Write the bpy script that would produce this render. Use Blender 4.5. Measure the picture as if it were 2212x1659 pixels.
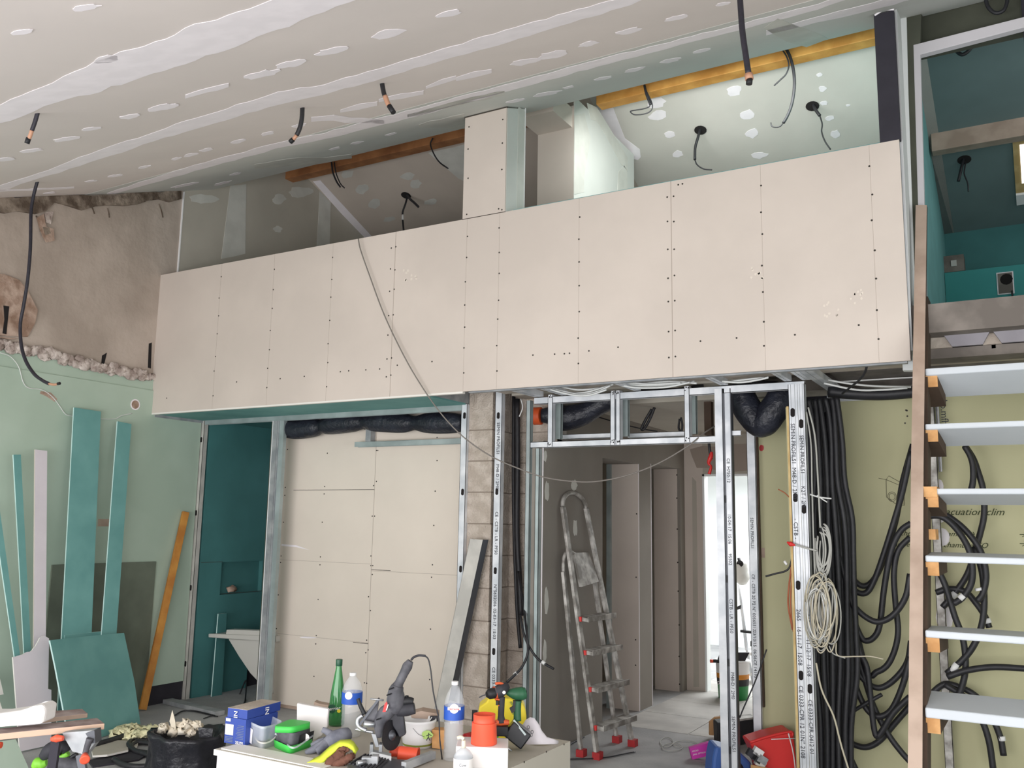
import bpy, bmesh, math, random
from mathutils import Vector, Matrix
random.seed(7)
S = bpy.context.scene
COL = S.collection
for o in list(bpy.data.objects): bpy.data.objects.remove(o)

# ------------------------------------------------------------------ camera
W, H = 2212, 1659
F, CX, CY = 1930.0, 1106.0, 829.5
YAW, PIT, ROL, EYE = math.radians(-30.2), math.radians(8.84), math.radians(0.98), 1.6
dv = Vector((math.sin(YAW)*math.cos(PIT), math.cos(YAW)*math.cos(PIT), math.sin(PIT)))
rv0 = Vector((math.cos(YAW), -math.sin(YAW), 0)); uv0 = rv0.cross(dv)
rv = rv0*math.cos(ROL) + uv0*math.sin(ROL); uv = uv0*math.cos(ROL) - rv0*math.sin(ROL)
CAM = Vector((0, 0, EYE))
cd = bpy.data.cameras.new('camera'); cam = bpy.data.objects.new('camera', cd); COL.objects.link(cam)
cd.sensor_width = 36; cd.lens = F/W*36; cd.clip_start = 0.05; cd.clip_end = 100
cam.matrix_world = Matrix(((rv.x, uv.x, -dv.x, 0), (rv.y, uv.y, -dv.y, 0), (rv.z, uv.z, -dv.z, EYE), (0, 0, 0, 1)))
S.camera = cam

# ------------------------------------------------------------------ world, lights, exposure
S.view_settings.view_transform = 'Standard'; S.view_settings.look = 'None'
S.view_settings.gamma = 1; S.view_settings.use_curve_mapping = False
S.view_settings.exposure = -0.73
wd = bpy.data.worlds.new('sky'); S.world = wd; wd.use_nodes = True
wd.node_tree.nodes['Background'].inputs[0].default_value = (0.90, 0.95, 1.0, 1)
wd.node_tree.nodes['Background'].inputs[1].default_value = 1.6

def area(name, loc, look, sx, sy, power, col=(1, 1, 1)):
    l = bpy.data.lights.new(name, 'AREA'); l.shape = 'RECTANGLE'; l.size = sx; l.size_y = sy
    l.energy = power; l.color = col
    o = bpy.data.objects.new(name, l); COL.objects.link(o); o.location = loc
    o.rotation_euler = Vector(look).to_track_quat('-Z', 'Y').to_euler()
    return o
area('daylight_glazed_front', (-1.9, -1.1, 1.05), (-0.10, 1, 0.06), 8.6, 1.9, 500, (1.0, 0.985, 0.995))
area('fill_side', (2.8, 2.2, 1.5), (-1, 0.35, -0.05), 2.6, 1.9, 70, (0.98, 0.99, 1.0))  # unseen fill lamp added on the right side of the room
area('fill_gallery', (-1.75, 6.1, 4.86), (0.0, 0.62, -0.78), 2.0, 0.6, 68, (0.97, 1.0, 0.97))  # added lamp, out of view, brightening the right part of the gallery
area('daylight_hall_room', (-2.3, 10.6, 2.35), (0.0, -0.1, -1), 1.6, 1.8, 200, (0.97, 0.99, 1.0))
area('daylight_stair_room', (1.3, 6.7, 4.6), (-0.8, 0.3, -0.5), 0.7, 0.7, 13, (0.95, 0.98, 1.0))
area('lamp_bathroom', (-6.2, 7.3, 2.2), (0.0, -0.2, -1), 0.6, 0.6, 5, (0.92, 0.97, 1.0))  # unseen area lamp below the bathroom ceiling

# ------------------------------------------------------------------ rays from the photograph onto real planes
def ray(x, y): return dv + rv*((x-CX)/F) - uv*((y-CY)/F)
def PX(x, y, X): v = ray(x, y); return CAM + v*(X/v.x)
def PY(x, y, Y): v = ray(x, y); return CAM + v*(Y/v.y)
def PZ(x, y, Z): v = ray(x, y); return CAM + v*((Z-EYE)/v.z)
def PP(x, y, p0, n):
    v = ray(x, y); p0 = Vector(p0); n = Vector(n); return CAM + v*((p0-CAM).dot(n)/v.dot(n))

# ------------------------------------------------------------------ materials
def lin(c):
    return tuple(((v/255)/12.92 if v/255 <= .04045 else ((v/255+.055)/1.055)**2.4) for v in c) + (1.0,)
M = {}
def mat(name, rgb, rough=0.8, metal=0.0, var=0.0, scale=4.0, rgb2=None, bump=0.0, bscale=60.0, trans=0.0, ior=1.45, spec=None, detail=4, alpha=1.0, emit=None, lo=.4, hi=.65):
    m = bpy.data.materials.new(name); m.use_nodes = True
    nt = m.node_tree; b = nt.nodes['Principled BSDF']
    b.inputs['Roughness'].default_value = rough; b.inputs['Metallic'].default_value = metal
    b.inputs['Base Color'].default_value = lin(rgb)
    if spec is not None: b.inputs['Specular IOR Level'].default_value = spec
    if trans: b.inputs['Transmission Weight'].default_value = trans; b.inputs['IOR'].default_value = ior
    if alpha < 1: b.inputs['Alpha'].default_value = alpha
    if emit: b.inputs['Emission Color'].default_value = lin(rgb); b.inputs['Emission Strength'].default_value = emit
    if var or rgb2 or bump:
        tc = nt.nodes.new('ShaderNodeTexCoord')
    if var or rgb2:
        n = nt.nodes.new('ShaderNodeTexNoise'); n.inputs['Scale'].default_value = scale; n.inputs['Detail'].default_value = detail
        nt.links.new(tc.outputs['Object'], n.inputs['Vector'])
        r = nt.nodes.new('ShaderNodeValToRGB')
        a = lin(rgb2) if rgb2 else tuple(max(0, c*(1-var)) for c in lin(rgb)[:3])+(1,)
        c = lin(rgb) if rgb2 else tuple(min(1, c*(1+var)) for c in lin(rgb)[:3])+(1,)
        r.color_ramp.elements[0].color = a; r.color_ramp.elements[1].color = c
        r.color_ramp.elements[0].position = lo; r.color_ramp.elements[1].position = hi
        nt.links.new(n.outputs['Fac'], r.inputs['Fac']); nt.links.new(r.outputs['Color'], b.inputs['Base Color'])
    if bump:
        n2 = nt.nodes.new('ShaderNodeTexNoise'); n2.inputs['Scale'].default_value = bscale; n2.inputs['Detail'].default_value = 5
        nt.links.new(tc.outputs['Object'], n2.inputs['Vector'])
        bp = nt.nodes.new('ShaderNodeBump'); bp.inputs['Strength'].default_value = bump; bp.inputs['Distance'].default_value = 0.02
        nt.links.new(n2.outputs['Fac'], bp.inputs['Height']); nt.links.new(bp.outputs['Normal'], b.inputs['Normal'])
    M[name] = m; return m

mat('board', (211, 200, 190), .85, var=.04, scale=1.6)
mat('board_lit', (230, 219, 206), .85, var=.03, scale=1.6)  # board lightened for the closet wall, light put into the colour
mat('board_ceiling', (226, 217, 212), .85, var=.03, scale=1.3)
mat('board_bluish', (212, 213, 208), .85, var=.04, scale=1.3)
mat('board_edge', (236, 233, 226), .9)
mat('board_grey', (188, 182, 170), .9, var=.05, scale=2)
mat('hall_board_shaded', (142, 136, 128), .9, var=.05, scale=2)  # the same bare board, with the hall's shade put into its colour
mat('filler', (250, 244, 248), .8, var=.03, scale=9)
mat('filler_dull', (216, 215, 208), .8, rgb2=(204, 203, 196), scale=5)
mat('screw', (52, 46, 40), .6)
mat('joint', (168, 155, 144), .9)
mat('joint_dark', (74, 66, 58), .9)
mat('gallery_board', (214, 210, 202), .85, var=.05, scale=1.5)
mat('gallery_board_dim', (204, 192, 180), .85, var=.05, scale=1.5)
mat('teal', (118, 172, 168), .8, rgb2=(104, 158, 155), scale=3.5)
mat('teal_light', (128, 188, 188), .8, var=.05, scale=4)
mat('teal_edge', (202, 232, 228), .85)
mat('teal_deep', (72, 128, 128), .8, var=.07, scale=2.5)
mat('stair_slope', (112, 132, 132), .8, var=.05, scale=2.5)
mat('teal_bright', (70, 158, 156), .8, var=.05, scale=2.5)
mat('scuff', (224, 214, 202), .85)
mat('profile_pale', (208, 205, 198), .7, rgb2=(188, 186, 180), scale=7)
mat('green_board', (188, 206, 190), .85, rgb2=(176, 195, 178), scale=1.4)
mat('green_dark', (112, 120, 106), .9, var=.15, scale=3)
mat('olive', (198, 195, 158), .85, rgb2=(190, 187, 150), scale=1.3)
mat('render_brown', (196, 182, 170), .95, rgb2=(174, 160, 148), scale=1.8, bump=.5, bscale=9)
mat('plaster_pink', (196, 172, 156), .95, rgb2=(150, 122, 104), scale=9, bump=.8, bscale=14)
mat('plaster_rough', (222, 210, 202), .95, rgb2=(168, 152, 144), scale=14, bump=1, bscale=20)
mat('plaster_dark', (150, 136, 122), .95, rgb2=(92, 78, 66), scale=10, bump=1, bscale=18)
mat('hole', (34, 30, 30), 1)
mat('block', (212, 200, 188), .95, rgb2=(190, 177, 164), scale=12, bump=.8, bscale=70)
mat('block_joint', (150, 138, 126), 1)
mat('concrete', (200, 190, 178), .95, rgb2=(176, 164, 152), scale=5, bump=.5, bscale=40)
mat('concrete_dark', (140, 132, 125), .95, rgb2=(114, 107, 101), scale=6)
mat('floor_screed', (186, 186, 186), .9, rgb2=(158, 158, 160), scale=2.2, bump=.2, bscale=50)
mat('floor_tile', (204, 201, 196), .7, rgb2=(182, 179, 175), scale=3)
mat('galv', (240, 242, 246), .45, metal=.15, rgb2=(204, 209, 215), scale=6)
mat('galv_dull', (182, 184, 186), .55, metal=.3, rgb2=(150, 154, 158), scale=8)
mat('galv_green', (178, 190, 190), .5, metal=.3, rgb2=(156, 168, 168), scale=5)
mat('alu_dirty', (196, 193, 188), .55, metal=.3, rgb2=(128, 124, 118), scale=13)
mat('pine', (214, 160, 84), .6, rgb2=(188, 132, 62), scale=6)
mat('pine_dark', (176, 122, 78), .65, rgb2=(146, 96, 60), scale=6)
mat('pine_pale', (222, 196, 140), .65, rgb2=(198, 168, 112), scale=7)
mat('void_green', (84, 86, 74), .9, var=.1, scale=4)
mat('wood_brown', (196, 174, 158), .8, rgb2=(172, 150, 134), scale=5)
mat('wood_dark', (76, 60, 48), .85, var=.15, scale=7)
mat('wood_end', (222, 172, 116), .8, rgb2=(196, 144, 90), scale=14)
mat('lath', (206, 146, 66), .6, rgb2=(180, 116, 48), scale=5)
mat('felt_and_shade', (52, 50, 58), .95, var=.08, scale=8)
mat('duct', (44, 47, 58), .42, rgb2=(28, 30, 40), scale=9, bump=.6, bscale=26)
mat('duct_tie', (22, 23, 30), .5)
mat('cable', (40, 40, 44), .5, var=.15, scale=30)
mat('cable_thick', (44, 42, 52), .5, var=.2, scale=40)
mat('cable_grey', (178, 178, 172), .55)
mat('cable_cream', (206, 198, 176), .55)
mat('cable_rust', (166, 92, 58), .55)
mat('cable_white', (226, 228, 226), .5)
mat('sag_cable', (128, 122, 116), .6)
mat('copper', (196, 148, 120), .5)
mat('white', (240, 240, 240), .5)
mat('white_cool', (246, 249, 249), .7)
mat('white_plaster', (238, 240, 240), .8)
mat('tread', (204, 210, 216), .45, var=.03, scale=3)
mat('tread_under', (198, 192, 186), .7, var=.05, scale=4)
mat('ink', (50, 52, 60), .8)
mat('ink_grey', (120, 128, 136), .8)
mat('pencil', (112, 108, 88), .9)
mat('ink_green', (64, 72, 46), .9)
mat('red', (226, 52, 50), .45)
mat('red_dark', (176, 36, 40), .5)
mat('orange', (240, 92, 62), .5)
mat('orange_pipe', (230, 96, 48), .5)
mat('orange_tool', (214, 92, 48), .5)
mat('black', (26, 27, 31), .55)
mat('black_soft', (50, 50, 56), .7, var=.2, scale=20)
mat('black_shiny', (22, 23, 28), .3)
mat('bag', (30, 31, 38), .32, bump=.9, bscale=8)
mat('tool_grey', (98, 98, 104), .6, rgb2=(70, 70, 76), scale=18)
mat('steel', (186, 188, 192), .35, metal=.8)
mat('steel_dark', (90, 92, 98), .5, metal=.5)
mat('blue', (38, 66, 150), .5)
mat('blue_bag', (70, 110, 186), .5)
mat('green_lid', (70, 200, 84), .45)
mat('green_tool', (38, 92, 62), .5)
mat('lime', (128, 200, 60), .5)
mat('yellow', (236, 214, 50), .45)
mat('glove_yellow', (220, 234, 70), .8, var=.05, scale=10)
mat('glove_grey', (92, 94, 106), .85, rgb2=(122, 124, 134), scale=16)
mat('rag', (112, 74, 60), .9, var=.2, scale=15)
mat('magenta', (206, 56, 170), .6)
mat('card', (190, 146, 100), .8)
mat('paper', (244, 240, 238), .6)
mat('crumple', (246, 238, 222), .8, rgb2=(228, 216, 194), scale=10)
mat('wool', (252, 244, 200), 1, var=.06, scale=20, bump=.6, bscale=30)
mat('wool_yellow', (232, 206, 90), 1)
mat('basin', (206, 204, 198), .35)
mat('plastic_clear', (226, 232, 238), .25, alpha=.45)
mat('bottle_clear', (232, 236, 240), .12, alpha=.26, spec=.9)
mat('bottle_green', (30, 132, 60), .12, alpha=.78, spec=.8)
mat('bottle_cap_green', (24, 78, 54), .4)
mat('label_green', (130, 180, 130), .5)
mat('label_blue', (34, 84, 180), .5)
mat('red_text', (220, 50, 50), .6)
mat('leaf_green', (170, 200, 110), .6)
mat('olive_band', (150, 160, 70), .6)
mat('bench_top', (184, 168, 166), .8, rgb2=(140, 120, 116), scale=9)
mat('mdf', (222, 190, 166), .8)
mat('pvc_frame', (216, 212, 216), .5)
mat('roof_window_glow', (255, 255, 255), .5, emit=3.0)
mat('gypsum_white', (222, 216, 222), .9, var=.03, scale=4)
mat('bucket_green', (40, 140, 70), .5)
mat('bucket_amber', (220, 140, 30), .5)
mat('hourdis', (150, 146, 152), .8, var=.05, scale=8)

# ------------------------------------------------------------------ mesh building
def smooth_path(pts, step=6):
    pts = [Vector(p) for p in pts]
    if len(pts) < 3: return pts
    out = []; q = [pts[0]*2-pts[1]] + pts + [pts[-1]*2-pts[-2]]
    for i in range(1, len(q)-2):
        p0, p1, p2, p3 = q[i-1:i+3]
        for k in range(step):
            t = k/step
            out.append(0.5*((2*p1)+(p2-p0)*t+(2*p0-5*p1+4*p2-p3)*t*t+(3*p1-p0-3*p2+p3)*t**3))
    out.append(pts[-1]); return out
class MB:
    def __init__(s): s.v = []; s.f = []; s.m = []; s.s = []; s.mats = []
    def mi(s, m):
        if m not in s.mats: s.mats.append(m)
        return s.mats.index(m)
    def add(s, vs, fs, m, sm=False):
        b = len(s.v); s.v += [Vector(v) for v in vs]; k = s.mi(m)
        for f in fs: s.f.append([b+i for i in f]); s.m.append(k); s.s.append(sm)
        return s
    def hexa(s, p, m):       # 8 points: bottom ring 0-3, top ring 4-7
        return s.add(p, [(3, 2, 1, 0), (4, 5, 6, 7), (0, 1, 5, 4), (1, 2, 6, 5), (2, 3, 7, 6), (3, 0, 4, 7)], m)
    def box(s, lo, hi, m):
        x0, y0, z0 = lo; x1, y1, z1 = hi
        return s.hexa([(x0, y0, z0), (x1, y0, z0), (x1, y1, z0), (x0, y1, z0), (x0, y0, z1), (x1, y0, z1), (x1, y1, z1), (x0, y1, z1)], m)
    def obox(s, c, ax, ay, az, m):   # centre + half axes
        c, ax, ay, az = map(Vector, (c, ax, ay, az))
        return s.hexa([c-ax-ay-az, c+ax-ay-az, c+ax+ay-az, c-ax+ay-az, c-ax-ay+az, c+ax-ay+az, c+ax+ay+az, c-ax+ay+az], m)
    def bar(s, a, b, w, t, m, side=(1, 0, 0)):   # rectangular bar a->b, width w along side, thickness t
        a = Vector(a); b = Vector(b); d = (b-a); L = d.length; d = d/L; sd = Vector(side); sd = (sd-d*sd.dot(d)).normalized(); n = d.cross(sd)
        return s.obox((a+b)/2, sd*w/2, n*t/2, d*L/2, m)
    def prism(s, poly, off, m, mside=None, mback=None):
        n = len(poly); off = Vector(off); poly = [Vector(p) for p in poly]
        s.add(poly, [tuple(range(n))], m)
        s.add([p+off for p in poly], [tuple(reversed(range(n)))], mback or m)
        v = poly+[p+off for p in poly]
        return s.add(v, [(i, i+n, (i+1) % n+n, (i+1) % n) for i in range(n)], mside or m)
    def tube(s, pts, r, m, n=8, sm=True, step=6, cap=True, path=True):
        P = smooth_path(pts, step) if path else [Vector(p) for p in pts]
        N = len(P)
        if not hasattr(r, '__len__'): R = [r]*N
        else:
            R = []
            for i in range(N):
                t = i/(N-1)*(len(r)-1); k = min(int(t), len(r)-2); R.append(r[k]*(1-(t-k))+r[k+1]*(t-k))
        vs = []; T = None; u = None
        for i in range(N):
            t = (P[min(i+1, N-1)]-P[max(i-1, 0)])
            t = t.normalized() if t.length > 1e-9 else (T or Vector((0, 0, 1)))
            if u is None:
                u = t.orthogonal().normalized()
            else:
                u = (u-t*u.dot(t)); u = u.normalized() if u.length > 1e-6 else t.orthogonal().normalized()
            w = t.cross(u); T = t
            for k in range(n):
                a = 2*math.pi*k/n; vs.append(P[i]+(u*math.cos(a)+w*math.sin(a))*R[i])
        fs = [(i*n+k, i*n+(k+1) % n, (i+1)*n+(k+1) % n, (i+1)*n+k) for i in range(N-1) for k in range(n)]
        s.add(vs, fs, m, sm)
        if cap: s.add(vs[:n], [tuple(reversed(range(n)))], m); s.add(vs[-n:], [tuple(range(n))], m)
        return s
    def lathe(s, base, prof, m, n=20, axis=(0, 0, 1), sx=1, sy=1, sm=True, sq=None, cap=True):
        # prof: list of (r, h[, material]); sq: superellipse exponent for squarish pots
        base = Vector(base); ax = Vector(axis).normalized(); u = ax.orthogonal().normalized() if abs(ax.z) < .999 else Vector((1, 0, 0)); w = ax.cross(u)
        rings = []
        for p in prof:
            ring = []
            for k in range(n):
                a = 2*math.pi*(k+.5)/n; c, q = math.cos(a), math.sin(a)
                if sq: g = (abs(c)**sq+abs(q)**sq)**(-1/sq); c *= g; q *= g
                ring.append(base+ax*p[1]+u*(c*p[0]*sx)+w*(q*p[0]*sy))
            rings.append(ring)
        for i in range(len(prof)-1):
            mm = prof[i][2] if len(prof[i]) > 2 else m
            s.add(rings[i]+rings[i+1], [(k, (k+1) % n, n+(k+1) % n, n+k) for k in range(n)], mm, sm)
        if cap:
            if prof[0][0] > 1e-4: s.add(rings[0], [tuple(reversed(range(n)))], prof[0][2] if len(prof[0]) > 2 else m)
            if prof[-1][0] > 1e-4: s.add(rings[-1], [tuple(range(n))], prof[-2][2] if len(prof[-2]) > 2 else m)
        return s
    def ball(s, c, r, m, n=10, sc=(1, 1, 1)):
        return s.lathe(Vector(c)-Vector((0, 0, r*sc[2])), [(max(1e-5, r*math.sin(math.pi*i/n)), r*sc[2]*(1-math.cos(math.pi*i/n))) for i in range(n+1)], m, n=2*n, sx=sc[0], sy=sc[1], cap=False)
    def disc(s, c, nrm, r, m, n=8, t=.002):
        return s.lathe(c, [(r, 0), (r, t)], m, n=n, axis=nrm, sm=False)
    def text(s, txt, size, org, xd, yd, m, ext=.0006, align='LEFT', shear=0):
        c = bpy.data.curves.new('t', 'FONT'); c.body = txt; c.size = size; c.extrude = ext; c.align_x = align; c.resolution_u = 2; c.shear = shear
        o = bpy.data.objects.new('t', c); COL.objects.link(o)
        dg = bpy.context.evaluated_depsgraph_get(); me = bpy.data.meshes.new_from_object(o.evaluated_get(dg))
        xd = Vector(xd).normalized(); yd = Vector(yd).normalized(); zd = xd.cross(yd); org = Vector(org)
        s.add([org+xd*v.co.x+yd*v.co.y+zd*v.co.z for v in me.vertices], [tuple(p.vertices) for p in me.polygons], m)
        bpy.data.objects.remove(o); bpy.data.curves.remove(c); bpy.data.meshes.remove(me)
        return s
    def jitter(s, a, seed=1):
        rnd = random.Random(seed); key = {}
        for i, v in enumerate(s.v):
            k = (round(v.x, 4), round(v.y, 4), round(v.z, 4))
            if k not in key: key[k] = Vector((rnd.uniform(-a, a), rnd.uniform(-a, a), rnd.uniform(-a, a)))
            s.v[i] = v+key[k]
        return s
    def build(s, name, parent=None, label=None, cat=None, group=None, kind=None, bevel=0, fix=True):
        if parent is None:
            lo = [min(v[i] for v in s.v) for i in range(3)]; hi = [max(v[i] for v in s.v) for i in range(3)]
            org = Vector(((lo[0]+hi[0])/2, (lo[1]+hi[1])/2, lo[2])) if kind != 'structure' else Vector((0, 0, 0))
            off = org
        else:
            off = parent.get('_o'); off = Vector(off) if off is not None else Vector((0, 0, 0)); org = Vector((0, 0, 0))
        me = bpy.data.meshes.new(name)
        me.from_pydata([tuple(v-off) for v in s.v], [], s.f)
        for m in s.mats: me.materials.append(M[m])
        for p, k, sm in zip(me.polygons, s.m, s.s): p.material_index = k; p.use_smooth = sm
        if fix:
            bm = bmesh.new(); bm.from_mesh(me); bmesh.ops.remove_doubles(bm, verts=bm.verts, dist=1e-6); bmesh.ops.recalc_face_normals(bm, faces=bm.faces); bm.to_mesh(me); bm.free()
        o = bpy.data.objects.new(name, me); COL.objects.link(o); o.location = org
        if bevel:
            b = o.modifiers.new('bevel', 'BEVEL'); b.width = bevel; b.segments = 2; b.limit_method = 'ANGLE'
        if parent is not None: o.parent = parent
        o['_o'] = tuple(off)
        setp(o, label, cat, group, kind)
        return o
def setp(o, label=None, cat=None, group=None, kind=None):
    if label: o['label'] = label
    if cat: o['category'] = cat
    if group: o['group'] = group
    if kind: o['kind'] = kind
    return o
def thing(name, loc, label, cat, group=None):
    o = bpy.data.objects.new(name, None); COL.objects.link(o); o.location = loc; o['_o'] = tuple(loc); o.empty_display_size = .1
    return setp(o, label, cat, group)
def struct(name, mb, parent=None, **k):
    return mb.build(name, parent=parent, kind=('structure' if parent is None else None), **k)
def blob(cx, cy, w, h, ang, fn, n=14, jit=.22, seed=0):   # irregular patch outline in the photograph, dropped on the surface fn
    rnd = random.Random(seed*31+int(cx)*7+int(cy)); out = []
    ca, sa = math.cos(ang), math.sin(ang)
    for k in range(n):
        a = 2*math.pi*k/n; q = 1+rnd.uniform(-jit, jit)
        x, y = math.cos(a)*w/2*q, math.sin(a)*h/2*q
        out.append(fn(cx+x*ca-y*sa, cy+x*sa+y*ca))
    return out
def dens(line, step=12, jit=0.0, seed=1):
    rnd = random.Random(seed); out = []
    for (a, b), (c, d) in zip(line, line[1:]):
        L = math.hypot(c-a, d-b); n = max(1, int(L/step))
        for k in range(n): t = k/n; out.append((a+(c-a)*t, b+(d-b)*t+rnd.uniform(-jit, jit)))
    out.append(line[-1]); return out
# ------------------------------------------------------------------ setting
XL, YP, YS = -6.69, 5.16, 5.74
def cz(y): return 4.735+.377*(y-5.66)
def sz(y): return 5.281-.379*(y-6.976)
CN = Vector((0, -.377, 1)); CE0 = Vector((0, 5.66, 4.735))
SN = Vector((0, .379, 1)); SE0 = Vector((0, 6.976, 5.281))
def onC(x, y): return PP(x, y, CE0-Vector((0, 0, .003)), CN)
def onS(x, y): return PP(x, y, SE0-Vector((0, 0, .003)), SN)

m = MB().box((-7.2, -1.6, -.12), (3.3, 12.6, 0), 'floor_screed')
rnd = random.Random(3)
for i in range(7):
    for j in range(9):
        x0 = -3.05+i*.62; y0 = 7.0+j*.62
        m.box((x0, y0, -.01), (x0+.612, y0+.612, .003+rnd.uniform(0, .001)), 'floor_tile')
struct('floor', m)

# sloping ceiling of the main room with its filled joints and filled screw rows
m = MB()
y0, y1 = -1.3, 5.66
m.hexa([(-6.9, y0, cz(y0)), (3.2, y0, cz(y0)), (3.2, y1, cz(y1)), (-6.9, y1, cz(y1)),
        (-6.9, y0, cz(y0)+.08), (3.2, y0, cz(y0)+.08), (3.2, y1, cz(y1)+.08), (-6.9, y1, cz(y1)+.08)], 'board_ceiling')
m.hexa([(-6.9, 4.35, cz(4.35)-.0015), (3.2, 4.35, cz(4.35)-.0015), (3.2, y1, cz(y1)-.0015), (-6.9, y1, cz(y1)-.0015),
        (-6.9, 4.35, cz(4.35)), (3.2, 4.35, cz(4.35)), (3.2, y1+.004, cz(y1)), (-6.9, y1+.004, cz(y1))], 'board_bluish')
def band(mb, up, lo, fn, mm, off, j=2.5, seed=1):
    U = dens(up, 22, j, seed); L = dens(lo, 22, j, seed+9)
    mb.prism([fn(*p) for p in U]+[fn(*p) for p in reversed(L)], off, mm)
D = Vector((0, 0, .002))
band(m, [(-60, 250), (0, 226), (90, 188), (160, 158), (210, 130), (335, 92), (420, 55), (560, 14), (640, -22), (760, -60)],
     [(-60, 298), (0, 268), (120, 222), (217, 196), (400, 138), (600, 66), (700, 24), (780, -4), (860, -30)], onC, 'filler', D, 3)
band(m, [(-60, 424), (0, 401), (60, 384), (150, 348), (400, 262), (600, 200), (700, 182), (953, 108), (1134, 53), (1315, 3), (1390, -16)],
     [(-60, 436), (0, 413), (150, 366), (400, 284), (600, 226), (700, 205), (917, 142), (1098, 92), (1279, 36), (1405, -4), (1450, -16)], onC, 'filler', D, 2, 4)
band(m, [(231, 418), (300, 395), (398, 364), (615, 304), (700, 287), (917, 230), (1134, 172), (1315, 122), (1400, 103), (1610, 49), (1767, 8), (1830, -12)],
     [(231, 424), (300, 404), (398, 377), (615, 316), (700, 302), (917, 247), (1134, 188), (1315, 137), (1400, 116), (1610, 62), (1767, 20), (1830, 0), (1870, -12)], onC, 'filler', D, 1.5, 7)
band(m, [(1655, 66), (1760, 38), (1885, 6), (2040, -34)], [(1655, 76), (1760, 50), (1885, 22), (2040, -20)], onC, 'filler', D, 1, 11)
band(m, [(1680, 40), (1740, 62), (1790, 84)], [(1650, 62), (1700, 90), (1742, 102)], onC, 'filler_dull', D, 2, 12)
band(m, [(672, 254), (722, 248), (760, 254), (830, 260)], [(672, 262), (720, 262), (770, 266), (830, 268)], onC, 'filler', D, 1.5, 13)
band(m, [(550, 356), (620, 342), (700, 340), (760, 333)], [(550, 364), (620, 360), (680, 356), (760, 342)], onC, 'filler_dull', D, 1.5, 14)
band(m, [(905, 268), (950, 258), (1003, 246)], [(905, 274), (950, 276), (1003, 278)], onC, 'filler_dull', D, 1.5, 15)
band(m, [(880, 248), (1000, 214), (1090, 196)], [(880, 254), (1000, 226), (1090, 206)], onC, 'filler_dull', D, 1.5, 16)
band(m, [(0, 410), (60, 408), (160, 404)], [(0, 414), (70, 412), (160, 407)], onC, 'filler', D, 1, 17)
for k, (x, y, w, h) in enumerate([(183, 17, 62, 12), (46, 70, 50, 9), (715, 111, 66, 13), (627, 139, 62, 14), (566, 161, 72, 14), (354, 232, 62, 12), (282, 252, 44, 9), (196, 279, 44, 6),
        (143, 301, 58, 8), (66, 326, 52, 7), (12, 345, 44, 8), (646, 272, 30, 8), (577, 289, 30, 7), (514, 306, 34, 7), (446, 324, 32, 6), (412, 335, 30, 6), (381, 343, 24, 5), (313, 361, 28, 5),
        (249, 380, 34, 5), (195, 392, 26, 4), (108, 417, 28, 4), (969, 30, 56, 13), (842, 73, 72, 18), (1133, 134, 66, 12), (1194, 119, 62, 14), (1272, 95, 46, 9), (1358, 68, 54, 12), (1461, 39, 50, 9),
        (1180, 203, 58, 8), (1228, 189, 24, 5), (1113, 218, 42, 6), (1371, 151, 46, 7), (1448, 131, 46, 8), (1516, 110, 36, 8), (1563, 9, 34, 6), (1300, 170, 40, 6), (508, 376, 22, 5), (400, 400, 60, 5),
        (724, 321, 26, 5), (770, 309, 28, 5), (845, 290, 24, 4), (480, 396, 40, 5), (228, 128, 50, 16)]):
    m.prism(blob(x, y, w, h, -.12 if x < 300 else -.2, onC, seed=k), D, 'filler')
for (a, b, c, d) in [(400, 210, 494, 184), (735, 242, 815, 224), (818, 219, 915, 200), (920, 191, 985, 168), (985, 172, 1062, 154)]:
    band(m, [(a, b-4), ((a+c)/2, (b+d)/2-7), (c, d-4)], [(a, b+2), ((a+c)/2, (b+d)/2+4), (c, d+4)], onC, 'filler', D, 1.5, a)
# upper, steep end of the ceiling hidden above the gallery, closing it up to the ridge
m.hexa([(-6.9, 5.66, 4.738), (3.2, 5.66, 4.738), (3.2, 6.8, 5.40), (-6.9, 6.8, 5.40), (-6.9, 5.66, 4.815), (3.2, 5.66, 4.815), (3.2, 6.8, 5.48), (-6.9, 6.8, 5.48)], 'gallery_board')
struct('ceiling', m)

# rear slope of the roof over the gallery
m = MB()
def slope_slab(x0, x1, a, b, mm, dz=0):
    m.hexa([(x0, a, sz(a)+dz), (x1, a, sz(a)+dz), (x1, b, sz(b)+dz), (x0, b, sz(b)+dz), (x0, a, sz(a)+.08), (x1, a, sz(a)+.08), (x1, b, sz(b)+.08), (x0, b, sz(b)+.08)], mm)
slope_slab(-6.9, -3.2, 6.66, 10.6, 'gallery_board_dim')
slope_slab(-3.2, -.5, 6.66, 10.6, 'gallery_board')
band(m, [(1290, 228), (1322, 226), (1350, 300), (1382, 322), (1384, 340)], [(1284, 240), (1300, 262), (1330, 300), (1352, 340), (1378, 346)], onS, 'filler', D, 1.5, 21)
for k, (x, y, w, h) in enumerate([(1418, 222, 42, 20), (1420, 250, 40, 20), (1586, 196, 34, 20), (1612, 249, 30, 22), (1624, 288, 30, 20), (1446, 291, 24, 14), (1464, 333, 22, 14), (1640, 336, 34, 14),
        (1770, 162, 12, 8), (1777, 192, 18, 12), (1780, 223, 18, 10), (1792, 255, 18, 10), (1804, 291, 20, 18), (1832, 228, 10, 5), (783, 408, 26, 20), (808, 440, 26, 20), (750, 376, 30, 16),
        (880, 380, 30, 16), (898, 398, 24, 18), (930, 436, 28, 12), (840, 474, 26, 10), (604, 434, 26, 18), (602, 495, 20, 14)]):
    m.prism(blob(x, y, w, h, -.15, onS, seed=k+50, n=12), D, 'filler_dull' if x < 1000 else 'filler')
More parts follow.
